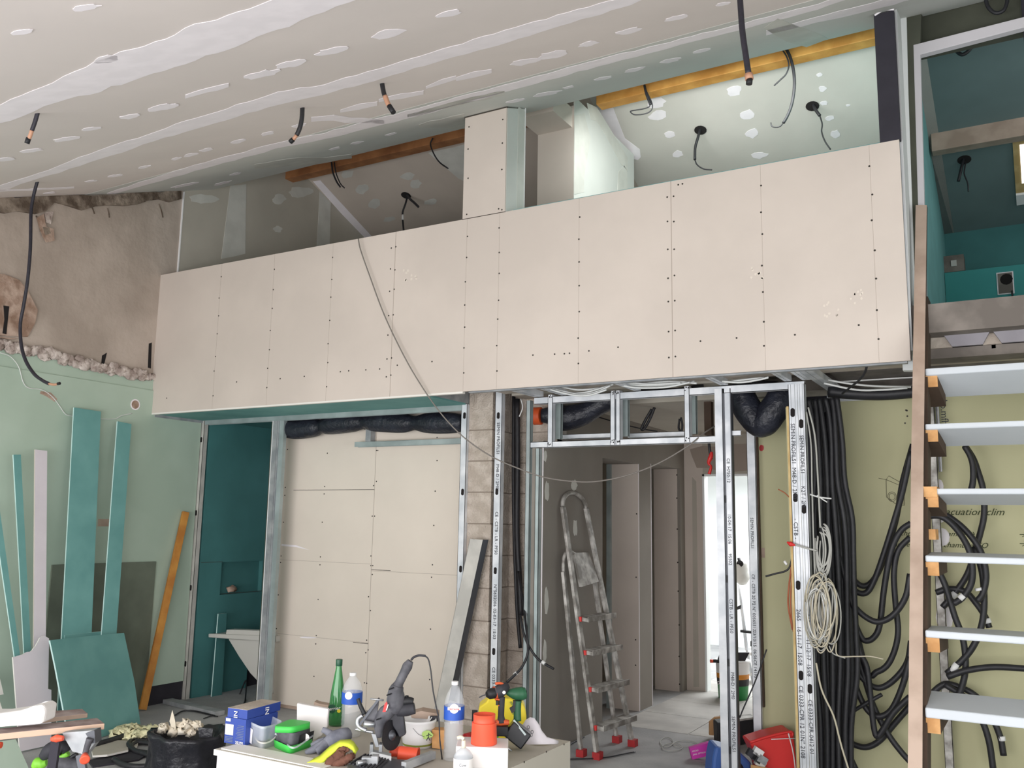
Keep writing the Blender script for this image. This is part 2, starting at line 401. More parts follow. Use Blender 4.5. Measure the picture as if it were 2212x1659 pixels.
m.prism([onS(x, y) for x, y in [(676, 392), (692, 390), (804, 512), (788, 519)]], D, 'filler')
band(m, [(925, 330), (1003, 312)], [(990, 385), (1003, 392)], onS, 'filler_dull', D, 2, 33)
struct('ceiling_gallery', m)

# ---- left gable wall: bare render above, green lining below
m = MB()
m.box((-6.95, -1.4, 0), (-6.69, 5.34, 5.0), 'render_brown')
m.box((-6.95, 5.34, 0), (-6.69, 10.6, 5.7), 'green_board')
onL = lambda x, y: PX(x, y, XL+.004)
DX = Vector((-.004, 0, 0))
def lump(xy, mm, th, seed, n=4):     # rough raised lumps left on the wall
    rnd = random.Random(seed)
    for k in range(n):
        pass
band(m, [(-40, 424), (60, 424), (130, 420), (220, 420), (300, 416), (392, 412)], [(-40, 460), (40, 458), (80, 462), (120, 440), (180, 452), (240, 446), (300, 436), (392, 430)], lambda x, y: PX(x, y, XL+.03), 'plaster_dark', Vector((-.03, 0, 0)), 5, 41)
band(m, [(-60, 588), (10, 594), (42, 604), (62, 630), (82, 668), (76, 700), (60, 728), (30, 728), (-60, 720)], [(-60, 730), (20, 731), (40, 732)], lambda x, y: PX(x, y, XL+.02), 'plaster_pink', Vector((-.02, 0, 0)), 2.5, 42)
m.prism([PX(x, y, XL+.024) for x, y in [(8, 660), (20, 662), (16, 700), (14, 722), (6, 720), (10, 690)]], DX, 'hole')
m.prism([PX(x, y, XL+.024) for x, y in [(80, 470), (95, 462), (100, 490), (116, 494), (118, 520), (100, 524), (92, 510), (84, 486)]], DX, 'plaster_pink')
m.prism([PX(x, y, XL+.026) for x, y in [(92, 490), (106, 492), (110, 504), (98, 508)]], DX, 'plaster_dark')
m.prism([PX(x, y, XL+.028) for x, y in [(97, 458), (116, 456), (110, 484), (100, 480)]], DX, 'plaster_rough')
m.prism([PX(x, y, XL+.004) for x, y in [(322, 742), (328, 740), (326, 796), (320, 794)]], DX, 'hole')
m.prism([PX(x, y, XL+.004) for x, y in [(221, 768), (231, 762), (223, 796), (218, 796)]], DX, 'hole')
for (a, b, c, d) in [(343, 440, 352, 470), (78, 466, 86, 500), (196, 444, 204, 462), (232, 450, 236, 470)]:
    m.tube([PX(a, b, XL+.002), PX((a+c)/2+1, (b+d)/2, XL+.002), PX(c, d, XL+.002)], .006, 'plaster_dark', n=5)
struct('wall_left', m)
m = MB()     # rough line of adhesive plaster on top of the green lining
rnd = random.Random(5)
for k in range(70):
    x = -40+k*5.4; yb = 744+(x)*.222
    p = PX(x+rnd.uniform(-3, 3), yb+rnd.uniform(-8, 6), XL+.028)
    m.ball(p, rnd.uniform(.025, .055), 'plaster_rough', n=5, sc=(.35, 1.25, .8))
m.jitter(.008, 3)
m.build('plaster_remains', label='rough pale line of broken plaster along the top of the green wall lining', cat='plaster', kind='stuff')
m = MB()
m.box((XL, -1.3, 0), (XL+.028, 5.3, 2.70), 'green_board'); m.box((XL, -1.3, 2.70), (XL+.014, 5.22, 2.835), 'green_board')
m.box((XL, 5.30, 0.16), (XL+.028, YS-.03, 2.49), 'green_board')
m.box((XL, 5.30, 0), (XL+.02, YS-.03, .16), 'felt_and_shade')
m.disc(PX(292, 874, XL+.0285), (1, 0, 0), .048, 'filler', n=16, t=.002)
m.disc(PX(292, 874, XL+.0295), (1, 0, 0), .036, 'plaster_pink', n=16, t=.003)
m.box((XL+.028, PX(207, 1125, XL).y, PX(207, 1137, XL).z), (XL+.03, PX(236, 1125, XL).y, PX(207, 1121, XL).z), 'wood_brown')
m.prism([PX(x, y, XL+.029) for x, y in [(88, 845), (110, 848), (124, 862), (118, 868), (100, 856), (86, 850)]], (-.002, 0, 0), 'plaster_pink')
struct('wall_left_lining', m)
m = MB(); m.box((XL+.03, PX(106, 1216, XL).y, 0), (XL+.045, PX(330, 1214, XL).y, PX(330, 1213, XL+.04).z), 'green_dark')
m.build('dark_board', label='dark green-grey panel standing against the green wall behind the teal boards', cat='board')

# ---- gallery left wall above the parapet
m = MB()
m.hexa([(-6.70, 5.336, 2.8), (-6.675, 5.336, 2.8), (-6.675, 10.6, 2.8), (-6.70, 10.6, 2.8), (-6.70, 5.336, 5.6), (-6.675, 5.336, 5.6), (-6.675, 10.6, 5.6), (-6.70, 10.6, 5.6)], 'board_grey')
m.box((-6.70, 5.328, 3.70), (-6.672, 5.336, 4.60), 'white')
onG = lambda x, y: PX(x, y, -6.672)
band(m, [(498, 402), (532, 398)], [(478, 560), (530, 548)], onG, 'filler_dull', DX, 2, 51)
band(m, [(692, 392), (716, 392)], [(684, 540), (712, 534)], onG, 'filler_dull', DX, 2, 52)
for k, (x, y, w, h) in enumerate([(604, 430, 26, 22), (440, 430, 60, 22), (650, 415, 50, 22), (600, 495, 18, 14)]):
    m.prism(blob(x, y, w, h, 0, onG, seed=k+80), DX, 'filler_dull')

struct('wall_gallery_left', m)
m = MB()
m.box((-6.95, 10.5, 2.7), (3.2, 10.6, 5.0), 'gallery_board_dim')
struct('wall_gallery_back', m)
# ---- ridge beams
beam = MB().box((-6.72, 6.60, 5.175), (-3.42, 6.72, 5.36), 'pine_dark').build('ridge_beam', label='brown wooden roof beam over the left part of the gallery', cat='beam', bevel=.004)
beam = MB().box((-3.05, 6.60, 5.175), (-.62, 6.72, 5.36), 'pine').build('ridge_beam', label='honey-coloured wooden roof beam over the right part of the gallery', cat='beam', bevel=.004)

# ---- partition on the gallery
m = MB()
a, b = 6.24, 7.52
m.hexa([(-3.42, a, 2.8), (-3.083, a, 2.8), (-3.083, b, 2.8), (-3.42, b, 2.8), (-3.42, a, 5.02), (-3.083, a, 5.02), (-3.083, b, sz(b)), (-3.42, b, sz(b))], 'board')
m.hexa([(-3.088, a+.001, 2.8), (-3.08, a+.001, 2.8), (-3.08, b, 2.8), (-3.088, b, 2.8), (-3.088, a+.001, 5.1), (-3.08, a+.001, 5.1), (-3.08, b, sz(b)), (-3.088, b, sz(b))], 'board_bluish')
onQ = lambda x, y: PX(x, y, -3.078)
m.prism([onQ(x, y) for x, y in [(1241, 250), (1262, 244), (1276, 300), (1262, 380), (1262, 415), (1241, 420)]], DX, 'filler_dull')
m.prism([onQ(x, y) for x, y in [(1268, 222), (1290, 232), (1356, 340), (1356, 370), (1340, 352), (1318, 310), (1290, 262), (1276, 258)]], DX, 'filler_dull')
m.prism([onQ(x, y) for x, y in [(1336, 372), (1354, 350), (1356, 410), (1334, 412)]], DX, 'filler_dull')
struct('wall_gallery_partition', m)
m = MB().box((-3.42, 5.90, 4.83), (-3.10, 6.24, 5.0), 'board')
struct('trim_1', m)

# ---- parapet: the long band of bare boards
m = MB()
PX0, PX1, PZ0, PZ1 = -6.69, -.525, 2.50, 3.757
m.box((PX0, YP, PZ0), (PX1, YP+.0125, PZ1), 'board')
m.box((PX0, YP+.0125, PZ0+.01), (PX1, YP+.07, PZ1-.002), 'galv_dull')
m.box((-3.06, YP+.0705, 2.8), (-.63, YP+.083, 3.79), 'teal_light')
m.box((PX0, YP+.07, 2.8), (-3.06, YP+.08, 3.753), 'board_grey')
m.box((PX0, YP-.0006, PZ0-.012), (-3.40, YP+.03, PZ0+.001), 'board_edge')
for x in (850, 1452):
    X = PY(x, 650, YP).x; m.box((X-.002, YP-.0012, PZ0), (X+.001, YP, PZ1), 'joint')
rnd = random.Random(12)
cols = [(474, 0), (588, 0), (714, 0), (846, 1), (1005, 0), (1076, 0), (1250, 0), (1451, 1), (1650, 0), (1893, 0)]
xs = [PY(x, 650, YP).x for x, _ in cols]
for (x, dbl), X in zip(cols, xs):
    m.box((X-.0006, YP-.0006, PZ0), (X+.0006, YP, PZ1), 'joint') if not dbl else None
    n = 7
    for k in range(n):
        z = 3.64-k*.168+rnd.uniform(-.02, .02)
        for dx in ((-.022, .02) if dbl else (rnd.uniform(-.006, .006),)):
            m.disc((X+dx, YP-.0015, z+rnd.uniform(-.01, .01)), (0, 1, 0), .0062, 'screw', n=6, t=.002)
for x, y in [(511, 825), (605, 818), (657, 813), (735, 803), (753, 801), (790, 799), (820, 797), (858, 789), (933, 781), (1151, 767), (1198, 765), (1272, 758), (1335, 750), (1513, 737), (1591, 730), (1717, 723), (1855, 702), (1465, 399), (1474, 397), (1219, 764), (1230, 763), (360, 860)]:
    m.disc(PY(x, y, YP-.0015), (0, 1, 0), .006, 'screw', n=6, t=.002)
onPf = lambda x, y: PY(x, y, YP-.0006)
for (cx0, cy0) in [(1632, 598), (1850, 640), (1796, 668), (888, 597)]:      # faint chalky scuffs
    for k in range(9):
        m.prism(blob(cx0+rnd.uniform(-16, 16), cy0+rnd.uniform(-20, 20), 5, 6, .4, onPf, n=7, seed=k), (0, -.0006, 0), 'scuff')
struct('wall_parapet', m)
m = MB()
for (x, y, w, h) in [(344, 625, 7, 40), (343, 648, 6, 30), (330, 812, 6, 44), (341, 606, 6, 16)]:
    m.ball(PY(x, y, YP+.02), .02, 'wool_yellow' if y != 606 else 'wood_dark', n=5, sc=(.9, .6, h/12))
m.jitter(.006, 2)
m.build('insulation_scrap', label='yellow insulation scraps squeezed behind the left end of the long board band', cat='insulation', kind='stuff')
# soffit below the left half
m = MB()
m.box((-6.69, YP+.03, 2.494), (-3.74, YS-.02, 2.506), 'teal')
m.box((-6.69, YP+.03, 2.506), (-3.74, 5.95, 2.60), 'galv_dull')
struct('ceiling_soffit', m)
m = MB(); m.box((-6.68, YP+.03, 2.470), (-6.655, YS, 2.494), 'galv_dull')
m.build('edge_rail', label='grey metal edge rail at the left end of the teal soffit', cat='rail')
# gallery floor slab, underside of polystyrene formers between concrete beams
m = MB()
m.box((-6.69, 5.25, 2.66), (3.2, 9.2, 2.82), 'concrete_dark')
struct('floor_gallery', m)

# ---- box column and post on the parapet
m = MB()
a, b = YP, 5.42
m.hexa([(-3.44, a+.012, 3.757), (-3.096, a+.012, 3.757), (-3.096, b, 3.757), (-3.44, b, 3.757), (-3.44, a+.012, cz(a)-.004), (-3.096, a+.012, cz(a)-.004), (-3.096, b, cz(b)-.004), (-3.44, b, cz(b)-.004)], 'board_grey')
m.box((-3.44, a, 3.76), (-3.086, a+.012, cz(a)-.012), 'board')
m.hexa([(-3.096, a+.012, 3.757), (-3.084, a+.012, 3.757), (-3.084, b, 3.757), (-3.096, b, 3.757), (-3.096, a+.012, cz(a)-.01), (-3.084, a+.012, cz(a)-.01), (-3.084, b, cz(b)-.01), (-3.096, b, cz(b)-.01)], 'board_bluish')
m.box((-3.084, b-.10, 3.79), (-3.082, b, cz(b)-.03), 'filler_dull')
m.box((-3.084, b, 3.757), (-3.082+.004, b+.006, cz(b)), 'white')
m.box((-3.445, a-.001, 3.755), (-3.08, a+.001, 3.760), 'joint_dark')
m.box((-3.445, a-.001, cz(a)-.012), (-3.08, a+.004, cz(a)-.004), 'joint_dark')
for x, y in [(1013, 274), (1086, 258), (1011, 322), (1085, 309), (1084, 366), (1011, 385), (1008, 463), (1077, 451), (1084, 453)]:
    m.disc(PY(x, y, YP-.0015), (0, 1, 0), .0062, 'screw', n=6, t=.002)
struct('wall_box_column', m)
m = MB().box((-.625, YP+.002, 3.757), (-.517, YP+.09, 4.54), 'felt_and_shade')
m.tube([(-.62, YP, 4.535), (-.57, YP-.004, 4.55), (-.515, YP-.002, 4.54)], .006, 'filler', n=5)
m.build('steel_post', label='black wrapped post standing on the right end of the board band', cat='post')

# ---- gallery right wall, seen end on, and the stair room behind the tall frame
m = MB()
m.hexa([(-.60, 5.25, 2.56), (-.515, 5.19, 2.56), (-.535, 5.70, 2.56), (-.60, 5.70, 2.56), (-.60, 5.25, cz(5.2)), (-.505, 5.19, cz(5.19)), (-.525, 5.70, 4.9), (-.60, 5.70, 4.9)], 'white_plaster')
m.hexa([(-.66, 5.74, 2.7), (-.575, 5.74, 2.7), (-.585, 9.3, 2.7), (-.72, 9.3, 2.7), (-.66, 5.74, 5.7), (-.575, 5.74, 5.7), (-.585, 9.3, 5.7), (-.72, 9.3, 5.7)], 'teal_light')
m.prism([PY(x, y, 5.55) for x, y in [(1930, 30), (1958, 34), (1962, 200), (1969, 400), (1979, 690), (1986, 800), (1950, 800)]], (0, .06, 0), 'white_plaster')
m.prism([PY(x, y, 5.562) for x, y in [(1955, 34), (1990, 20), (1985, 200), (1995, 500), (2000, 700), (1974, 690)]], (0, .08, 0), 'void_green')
struct('wall_gallery_right', m)
m = MB()
slope_slab(-.80, 3.2, 6.2, 9.4, 'stair_slope')
struct('ceiling_stair_room', m)
m = MB()
m.box((-.60, 9.24, 2.8), (3.2, 9.34, 4.5), 'teal_deep')
struct('wall_stair_room_back', m)
m = MB(); zt = PY(2100, 583, 8.9).z
m.box((-.58, 8.9, 2.82), (3.2, 9.24, zt), 'teal_bright')
n0, n1 = PY(2152, 590, 8.9), PY(2192, 634, 8.9)
m.box((n0.x, 8.893, n1.z), (n1.x, 8.9, n0.z), 'filler'); m.box((n0.x+.01, 8.888, n1.z+.01), (n1.x-.01, 8.894, n0.z-.01), 'concrete_dark')
m.disc(PY(2174, 603, 8.885), (0, 1, 0), .05, 'hole', n=12)
struct('wall_stair_room_low', m)
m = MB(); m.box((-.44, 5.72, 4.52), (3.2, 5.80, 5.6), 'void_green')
m.box((.12, 5.68, 4.36), (.15, 5.72, 4.9), 'felt_and_shade')
struct('wall_above_frame', m)
q0, q1 = PY(2006, 322, 8.0), PY(2212, 282, 8.0)
MB().box((-.56, 7.94, 4.76), (3.1, 8.06, 4.93), 'wood_brown').build('roof_purlin', label='wooden roof beam in the teal room beyond the tall pale frame', cat='beam', bevel=.004)
# roof window of the stair room
m = MB()
wy0, wy1, wx0 = 8.16, 8.78, .035
def sp(x, y, d): return Vector((x, y, sz(y)-d))
m.hexa([sp(wx0, wy0, .03), sp(.9, wy0, .03), sp(.9, wy1, .03), sp(wx0, wy1, .03), sp(wx0, wy0, 0), sp(.9, wy0, 0), sp(.9, wy1, 0), sp(wx0, wy1, 0)], 'pine_pale')
wn = struct('window_1', m)
m = MB(); m.hexa([sp(wx0+.05, wy0+.04, .034), sp(.85, wy0+.04, .034), sp(.85, wy1-.12, .034), sp(wx0+.05, wy1-.12, .034), sp(wx0+.05, wy0+.04, .029), sp(.85, wy0+.04, .029), sp(.85, wy1-.12, .029), sp(wx0+.05, wy1-.12, .029)], 'roof_window_glow')
struct('window_pane', m, parent=wn)
m = MB(); m.hexa([sp(wx0+.0, wy1, .05), sp(.9, wy1, .05), sp(.9, wy1+.13, .05), sp(wx0, wy1+.13, .05), sp(wx0, wy1, 0), sp(.9, wy1, 0), sp(.9, wy1+.13, 0), sp(wx0, wy1+.13, 0)], 'white')
struct('window_sill', m, parent=wn)
# tall pale frame
m = MB()
Yf = 5.56
p = [PY(x, y, Yf) for x, y in [(1973, 97), (2300, 14), (2300, 36), (1988, 118), (2003, 690), (1990, 690)]]
m.prism(p, (0, .05, 0), 'pvc_frame')
zr = PY(2300, 14, Yf); zq = PY(2300, 36, Yf); m.box((zr.x, Yf, zq.z), (1.5, Yf+.05, zr.z), 'pvc_frame').box((1.45, Yf, 2.79), (1.5, Yf+.05, zr.z), 'pvc_frame')
m.build('tall_frame', label='pale rectangular frame around the opening high above the stair', cat='frame', bevel=.004)
# landing edge
m = MB()
m.box((-.50, 5.40, 2.60), (3.2, 5.6, 2.735), 'concrete'); m.box((-.50, 5.42, 2.545), (3.2, 5.6, 2.60), 'concrete_dark')
m.box((-.50, 5.38, 2.735), (3.2, 5.62, 2.785), 'wood_brown')
struct('floor_landing', m)

# ---- right and rear enclosure of the main room, out of the picture
m = MB().box((3.1, -1.5, 0), (3.3, 1.0, 4.8), 'green_board').box((3.1, 3.6, 0), (3.3, 9.4, 5.9), 'green_board').box((3.1, 1.0, 0), (3.3, 3.6, .6), 'green_board').box((3.1, 1.0, 2.4), (3.3, 3.6, 5), 'green_board')
struct('wall_right', m)
m = MB().box((-6.95, -1.4, 2.0), (3.2, -1.25, 2.3), 'white_plaster').box((-6.95, -1.4, 0), (-6.3, -1.25, 2.1), 'white_plaster').box((2.5, -1.4, 0), (3.2, -1.25, 2.1), 'white_plaster')
struct('wall_rear', m)

# ---- ground floor, below the gallery
m = MB()     # teal-lined left side of the bathroom
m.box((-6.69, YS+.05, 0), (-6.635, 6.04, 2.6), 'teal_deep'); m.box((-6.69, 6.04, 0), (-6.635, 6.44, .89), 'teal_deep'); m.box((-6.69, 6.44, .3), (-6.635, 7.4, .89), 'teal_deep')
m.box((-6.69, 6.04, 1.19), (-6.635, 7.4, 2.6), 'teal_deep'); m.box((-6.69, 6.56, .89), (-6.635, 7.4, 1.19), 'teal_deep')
m.box((-6.692, 6.0, .85), (-6.682, 6.6, 1.3), 'teal_deep'); m.box((-6.692, 6.44, 0), (-6.682, 7.4, .3), 'felt_and_shade')
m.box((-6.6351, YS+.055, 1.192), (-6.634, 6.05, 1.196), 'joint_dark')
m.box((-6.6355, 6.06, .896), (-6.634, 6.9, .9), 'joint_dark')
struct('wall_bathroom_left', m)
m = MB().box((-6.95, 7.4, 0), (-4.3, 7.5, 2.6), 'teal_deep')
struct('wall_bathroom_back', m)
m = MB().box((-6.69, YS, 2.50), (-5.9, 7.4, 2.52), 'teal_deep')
struct('ceiling_bathroom', m)
# wall of bare boards
m = MB()
YB = 5.95
m.box((-5.835, YB, .03), (-3.74, YB+.0125, 2.62), 'board_lit')
m.box((-5.80, YB+.013, 0), (-3.74, YB+.07, 2.62), 'wood_brown')
def seam(x0, y0, x1, y1, mm='joint_dark', t=.003):
    a, b = PY(x0, y0, YB), PY(x1, y1, YB)
    m.box((min(a.x, b.x)-t/2, YB-.0012, min(a.z, b.z)-t/2), (max(a.x, b.x)+t/2, YB, max(a.z, b.z)+t/2), mm)
xs_ = PY(809, 1060, YB).x
zz = lambda y, x=750: PY(x, y, YB).z
m.box((xs_-.002, YB-.0012, .03), (xs_+.001, YB, 2.5), 'joint')
m.box((PY(634, 1058, YB).x, YB-.0012, zz(1058)-.002), (xs_, YB, zz(1058)+.002), 'joint_dark')
m.box((-5.835, YB-.0012, zz(1216)-.001), (xs_, YB, zz(1216)+.001), 'joint')
m.box((xs_, YB-.0012, zz(1236, 860)-.0012), (-3.74, YB, zz(1236, 860)+.0012), 'joint')
m.box((xs_, YB-.0014, zz(1233, 850)-.002), (xs_+.2, YB, zz(1233, 850)+.002), 'joint_dark')
m.box((-5.835, YB-.0012, zz(1384)-.001), (xs_, YB, zz(1384)+.001), 'joint')
m.box((xs_-.16, YB-.0014, zz(1386)-.002), (xs_, YB, zz(1386)+.002), 'joint_dark')
m.prism(blob(665, 1377, 38, 4, .03, lambda x, y: PY(x, y, YB-.001), n=8, jit=.1), (0, .001, 0), 'filler')
m.prism([PY(x, y, YB-.001) for x, y in [(608, 1175), (640, 1178), (668, 1188), (640, 1182), (608, 1179)]], (0, .001, 0), 'filler')
for x, y in [(621, 971), (707, 979), (813, 973), (816, 973), (944, 995), (813, 1040), (807, 1049), (701, 1051), (616, 1053), (615, 1070), (700, 1067), (940, 1061), (612, 1128), (696, 1128), (804, 1115), (809, 1115),
             (937, 1135), (607, 1201), (692, 1203), (801, 1201), (606, 1215), (691, 1220), (801, 1222), (805, 1222), (934, 1220), (932, 1247), (804, 1241), (601, 1285), (687, 1295), (796, 1289), (800, 1319),
             (597, 1358), (683, 1373), (792, 1383), (930, 1359), (682, 1391), (795, 1404), (790, 1410), (591, 1447), (678, 1461), (787, 1475), (792, 1476), (928, 1468), (585, 1517), (944, 945), (838, 887), (966, 884), (930, 886)]:
    m.disc(PY(x, y, YB-.0015), (0, 1, 0), .006, 'screw', n=6, t=.002)
struct('wall_closet', m)
# concrete block column and block wall behind it
m = MB()
rnd = random.Random(8)
zs = [0.0]+[.173+.236*k for k in range(10)]+[2.62]
m.box((-3.725, YS+.03, 0), (-3.525, YS+.28, 2.62), 'block_joint')
for a, b in zip(zs, zs[1:]):
    j = rnd.uniform(-.003, .003)
    m.box((-3.732+j, YS+.022+abs(j), a+.006), (-3.519+j, YS+.29, b-.004), 'block')
for x, y, w in [(1022, 862, 5), (1027, 858, 4)]:
    m.prism(blob(x, y, w, 30, 0, lambda x, y: PY(x, y, YS+.018), n=10), (0, .004, 0), 'concrete')
struct('wall_column', m)
m = MB()
for a, b in zip(zs, zs[1:]):
    m.box((-3.60, 6.06, a+.005), (-3.40, 6.3, b-.004), 'block'); m.box((-3.40, 6.06, a+.005), (-3.12, 6.3, b-.004), 'block')
m.box((-3.60, 6.066, 0), (-3.12, 6.29, 2.6), 'block_joint')
struct('wall_block_stub', m)

# ---- hall
m = MB()
HX = -3.08
m.box((HX-.09, 5.76, 0), (HX, 6.14, 2.2), 'hall_board_shaded')
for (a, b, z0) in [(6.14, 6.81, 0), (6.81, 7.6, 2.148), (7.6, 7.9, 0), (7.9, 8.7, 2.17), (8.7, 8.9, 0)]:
    m.box((HX-.09 if b < 7 else HX-.28, a, z0), (HX, b, 2.62), 'hall_board_shaded')
m.box((HX-.28, 7.594, 0), (HX-.002, 7.6, 2.148), 'board')
m.box((HX-.28, 8.694, 0), (HX-.03, 8.7, 2.17), 'board')
m.box((HX-.3, 7.56, 0), (HX-.262, 7.594, 2.148), 'galv_green')
m.box((HX-.002, 7.595, 0), (HX+.002, 7.601, 2.148), 'filler')
m.box((HX-.0, 7.895, 0), (HX+.002, 7.905, 2.17), 'filler')
m.box((HX-.002, 5.757, 0), (HX+.003, 5.765, 2.15), 'filler')
for x, y in [(1375, 1110), (1374, 1247), (1373, 1382), (1373, 1437)]: m.disc(PY(x, y, 7.592), (0, 1, 0), .007, 'screw', n=6)
for x, y in [(1462, 1026), (1462, 1076), (1463, 1143), (1465, 1277), (1464, 1215), (1467, 1350), (1467, 1418), (1468, 1478)]: m.disc(PY(x, y, 8.692), (0, 1, 0), .008, 'screw', n=6)
onH = lambda x, y: PX(x, y, HX+.002)
for k, (x, y, w, h) in enumerate([(1182, 1060, 9, 40), (1241, 1048, 12, 26), (1181, 1300, 8, 60), (1243, 1140, 8, 36), (1178, 985, 8, 24), (1177, 1410, 8, 50)]):
    m.prism(blob(x, y, w, h, 0, onH, seed=k+200), DX, 'filler_dull')
struct('wall_hall_left', m)
m = MB()
HE = 8.83
m.box((HX-.1, HE, 0), (-2.885, HE+.1, 2.62), 'board'); m.box((-2.885, HE, 2.105), (-1.6, HE+.1, 2.62), 'board_grey'); m.box((-1.78, HE, 0), (-1.6, HE+.1, 2.2), 'board_grey')
m.box((-2.89, HE-.004, 0), (-2.87, HE+.11, 2.12), 'white_cool'); m.box((-2.89, HE-.004, 2.10), (-1.78, HE+.11, 2.12), 'white_cool')
band(m, [(1495, 1030), (1504, 1040)], [(1498, 1482), (1510, 1484)], lambda x, y: PY(x, y, HE-.002), 'board_grey', Vector((0, .002, 0)), 2, 61)
band(m, [(1490, 968), (1545, 962), (1620, 958)], [(1494, 985), (1505, 1010), (1560, 1018), (1620, 1016)], lambda x, y: PY(x, y, HE-.002), 'joint', Vector((0, .002, 0)), 3, 62)
struct('wall_hall_end', m)
m = MB().box((-4.3, 7.5, 0), (-4.2, 9.0, 2.6), 'board_grey').box((-4.3, 8.85, 0), (-3.36, 8.95, 2.6), 'board_grey').box((-4.3, 6.5, 0), (-4.2, 7.5, 2.6), 'board_grey').box((-4.3, 6.4, 0), (-3.1, 6.5, 2.6), 'board_grey')
struct('wall_side_rooms', m)
m = MB().box((-4.3, 6.35, 2.52), (-1.6, 8.95, 2.6), 'board_grey').box((-3.4, YS+.1, 2.56), (-1.6, 6.35, 2.6), 'board_grey')
struct('ceiling_hall', m)
# room at the end of the hall
m = MB().box((-4.6, 12.3, 0), (-.4, 12.4, 2.6), 'white_cool').box((-4.7, 8.93, 0), (-4.6, 12.4, 2.6), 'white_cool').box((-.5, 8.93, 0), (-.4, 12.4, 2.6), 'white_cool')
struct('wall_end_room', m)
m = MB().box((-4.7, 8.93, 2.55), (-.4, 12.4, 2.62), 'white_cool')
struct('ceiling_end_room', m)
m = MB()     # pale olive boards at the back of the open partition, right of the hall
GX0 = -1.69
GY = 6.35
m.box((GX0, GY, 0), (3.2, GY+.10, 2.50), 'olive')
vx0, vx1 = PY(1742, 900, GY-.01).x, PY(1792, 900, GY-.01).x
m.box((vx0, GY-.012, 0), (vx1, GY-.001, 2.5), 'felt_and_shade')  # dark plate standing in for the shade inside the open cavity
m.box((GX0-.03, GY+.05, 0), (GX0, 8.9, 2.60), 'wood_brown')
for (x, y) in [(1957, 886), (1959, 887), (1960, 899), (1955, 914), (1970, 1128)]: m.disc(PY(x, y, GY-.002), (0, 1, 0), .006, 'screw', n=6)
m.box((PY(1632, 1184, GY).x, GY-.002, PY(1632, 1204, GY).z), (PY(1652, 1184, GY).x, GY, PY(1632, 1183, GY).z), 'wood_brown')
m.prism(blob(1645, 967, 10, 14, 0, lambda x, y: PY(x, y, GY-.002), n=10), (0, .002, 0), 'red_dark')
for k, (x, y, w, h) in enumerate([(2030, 1050, 14, 26), (2032, 1110, 16, 34), (2036, 1160, 26, 34), (2040, 1335, 30, 50)]):
    m.ball(PY(x, y, GY-.002), .03, 'filler', n=6, sc=(w/18, .35, h/18))
struct('wall_olive', m)
m = MB().box((GX0-.03, 6.45, 2.56), (3.2, 6.6, 2.66), 'concrete_dark').box((3.1, 6.0, 0), (3.2, 6.4, 2.6), 'olive')
struct('trim_2', m)
# ------------------------------------------------------------------ steel framing
ZD = Vector((0, 0, -1)); XR = Vector((1, 0, 0))
def lettering(mb, items, x, Y, size, m='ink'):
    for txt, z in items:
        mb.text(txt, size, (x, Y, z), ZD, XR, m, ext=.0004)
def stud(label, x0, x1, Y, z0, z1, d=.045, holes=(), hx=None, m='galv', ribs=True, texts=None, tx=None, tsize=.03, side='both', x0b=None, group=None, hr=.0125):
    """C-shaped stud: front web with two flanges running back; x0b shifts its foot"""
    dx = 0 if x0b is None else x0b-x0; t = .003
    def hx_(a, b, ya, yb): return [(a+dx, ya, z0), (b+dx, ya, z0), (b+dx, yb, z0), (a+dx, yb, z0), (a, ya, z1), (b, ya, z1), (b, yb, z1), (a, yb, z1)]
    o = MB(); o.hexa(hx_(x0, x1, Y, Y+t), m)
    if side in ('both', 'l'): o.hexa(hx_(x0, x0+t, Y, Y+d), m)
    if side in ('both', 'r'): o.hexa(hx_(x1-t, x1, Y, Y+d), m)
    if ribs:
        w = x1-x0
        for f in (.28, .72): o.hexa(hx_(x0+w*f-.0015, x0+w*f+.0015, Y-.0015, Y), 'galv_dull')
    st = o.build('steel_stud', label=label, cat='stud', group=group)
    if holes:
        for z in holes:
            h = MB()
            k = (z1-z)/(z1-z0); c = ((x0+x1)/2 if hx is None else hx)+dx*k
            ring = [(c+math.cos(a)*hr, Y-.002, z+math.sin(a)*hr+(hr if math.sin(a) > 0 else -hr)) for a in [2*math.pi*i/14+.01 for i in range(14)]]
            h.prism(ring, (0, .003, 0), 'hole')
            h.build('slotted_hole', parent=st)
    if texts:
        h = MB()
        for txt, z in texts:
            k = (z1-z)/(z1-z0); h.text(txt, tsize, ((tx if tx is not None else x0+.012)+dx*k, Y-.0025, z), ZD, XR, 'ink', ext=.0004)
        h.build('printed_lettering', parent=st)
    return st
def sx(x, y, Y=YS): return PY(x, y, Y).x
def szz(x, y, Y=YS): return PY(x, y, Y).z
def track(label, a, b, w, h, m='galv', name='steel_track'):
    a = Vector(a); b = Vector(b); t = .003; o = MB()
    d = (b-a).normalized(); sd = d.cross(Vector((0, 0, 1))).normalized()
    o.obox((a+b)/2+Vector((0, 0, h/2)), d*(b-a).length/2, sd*w/2, Vector((0, 0, t/2)), m)
    for s_ in (-1, 1): o.obox((a+b)/2+sd*s_*(w/2-t/2), d*(b-a).length/2, sd*t/2, Vector((0, 0, h/2)), m)
    return o.build(name, label=label, cat='track')

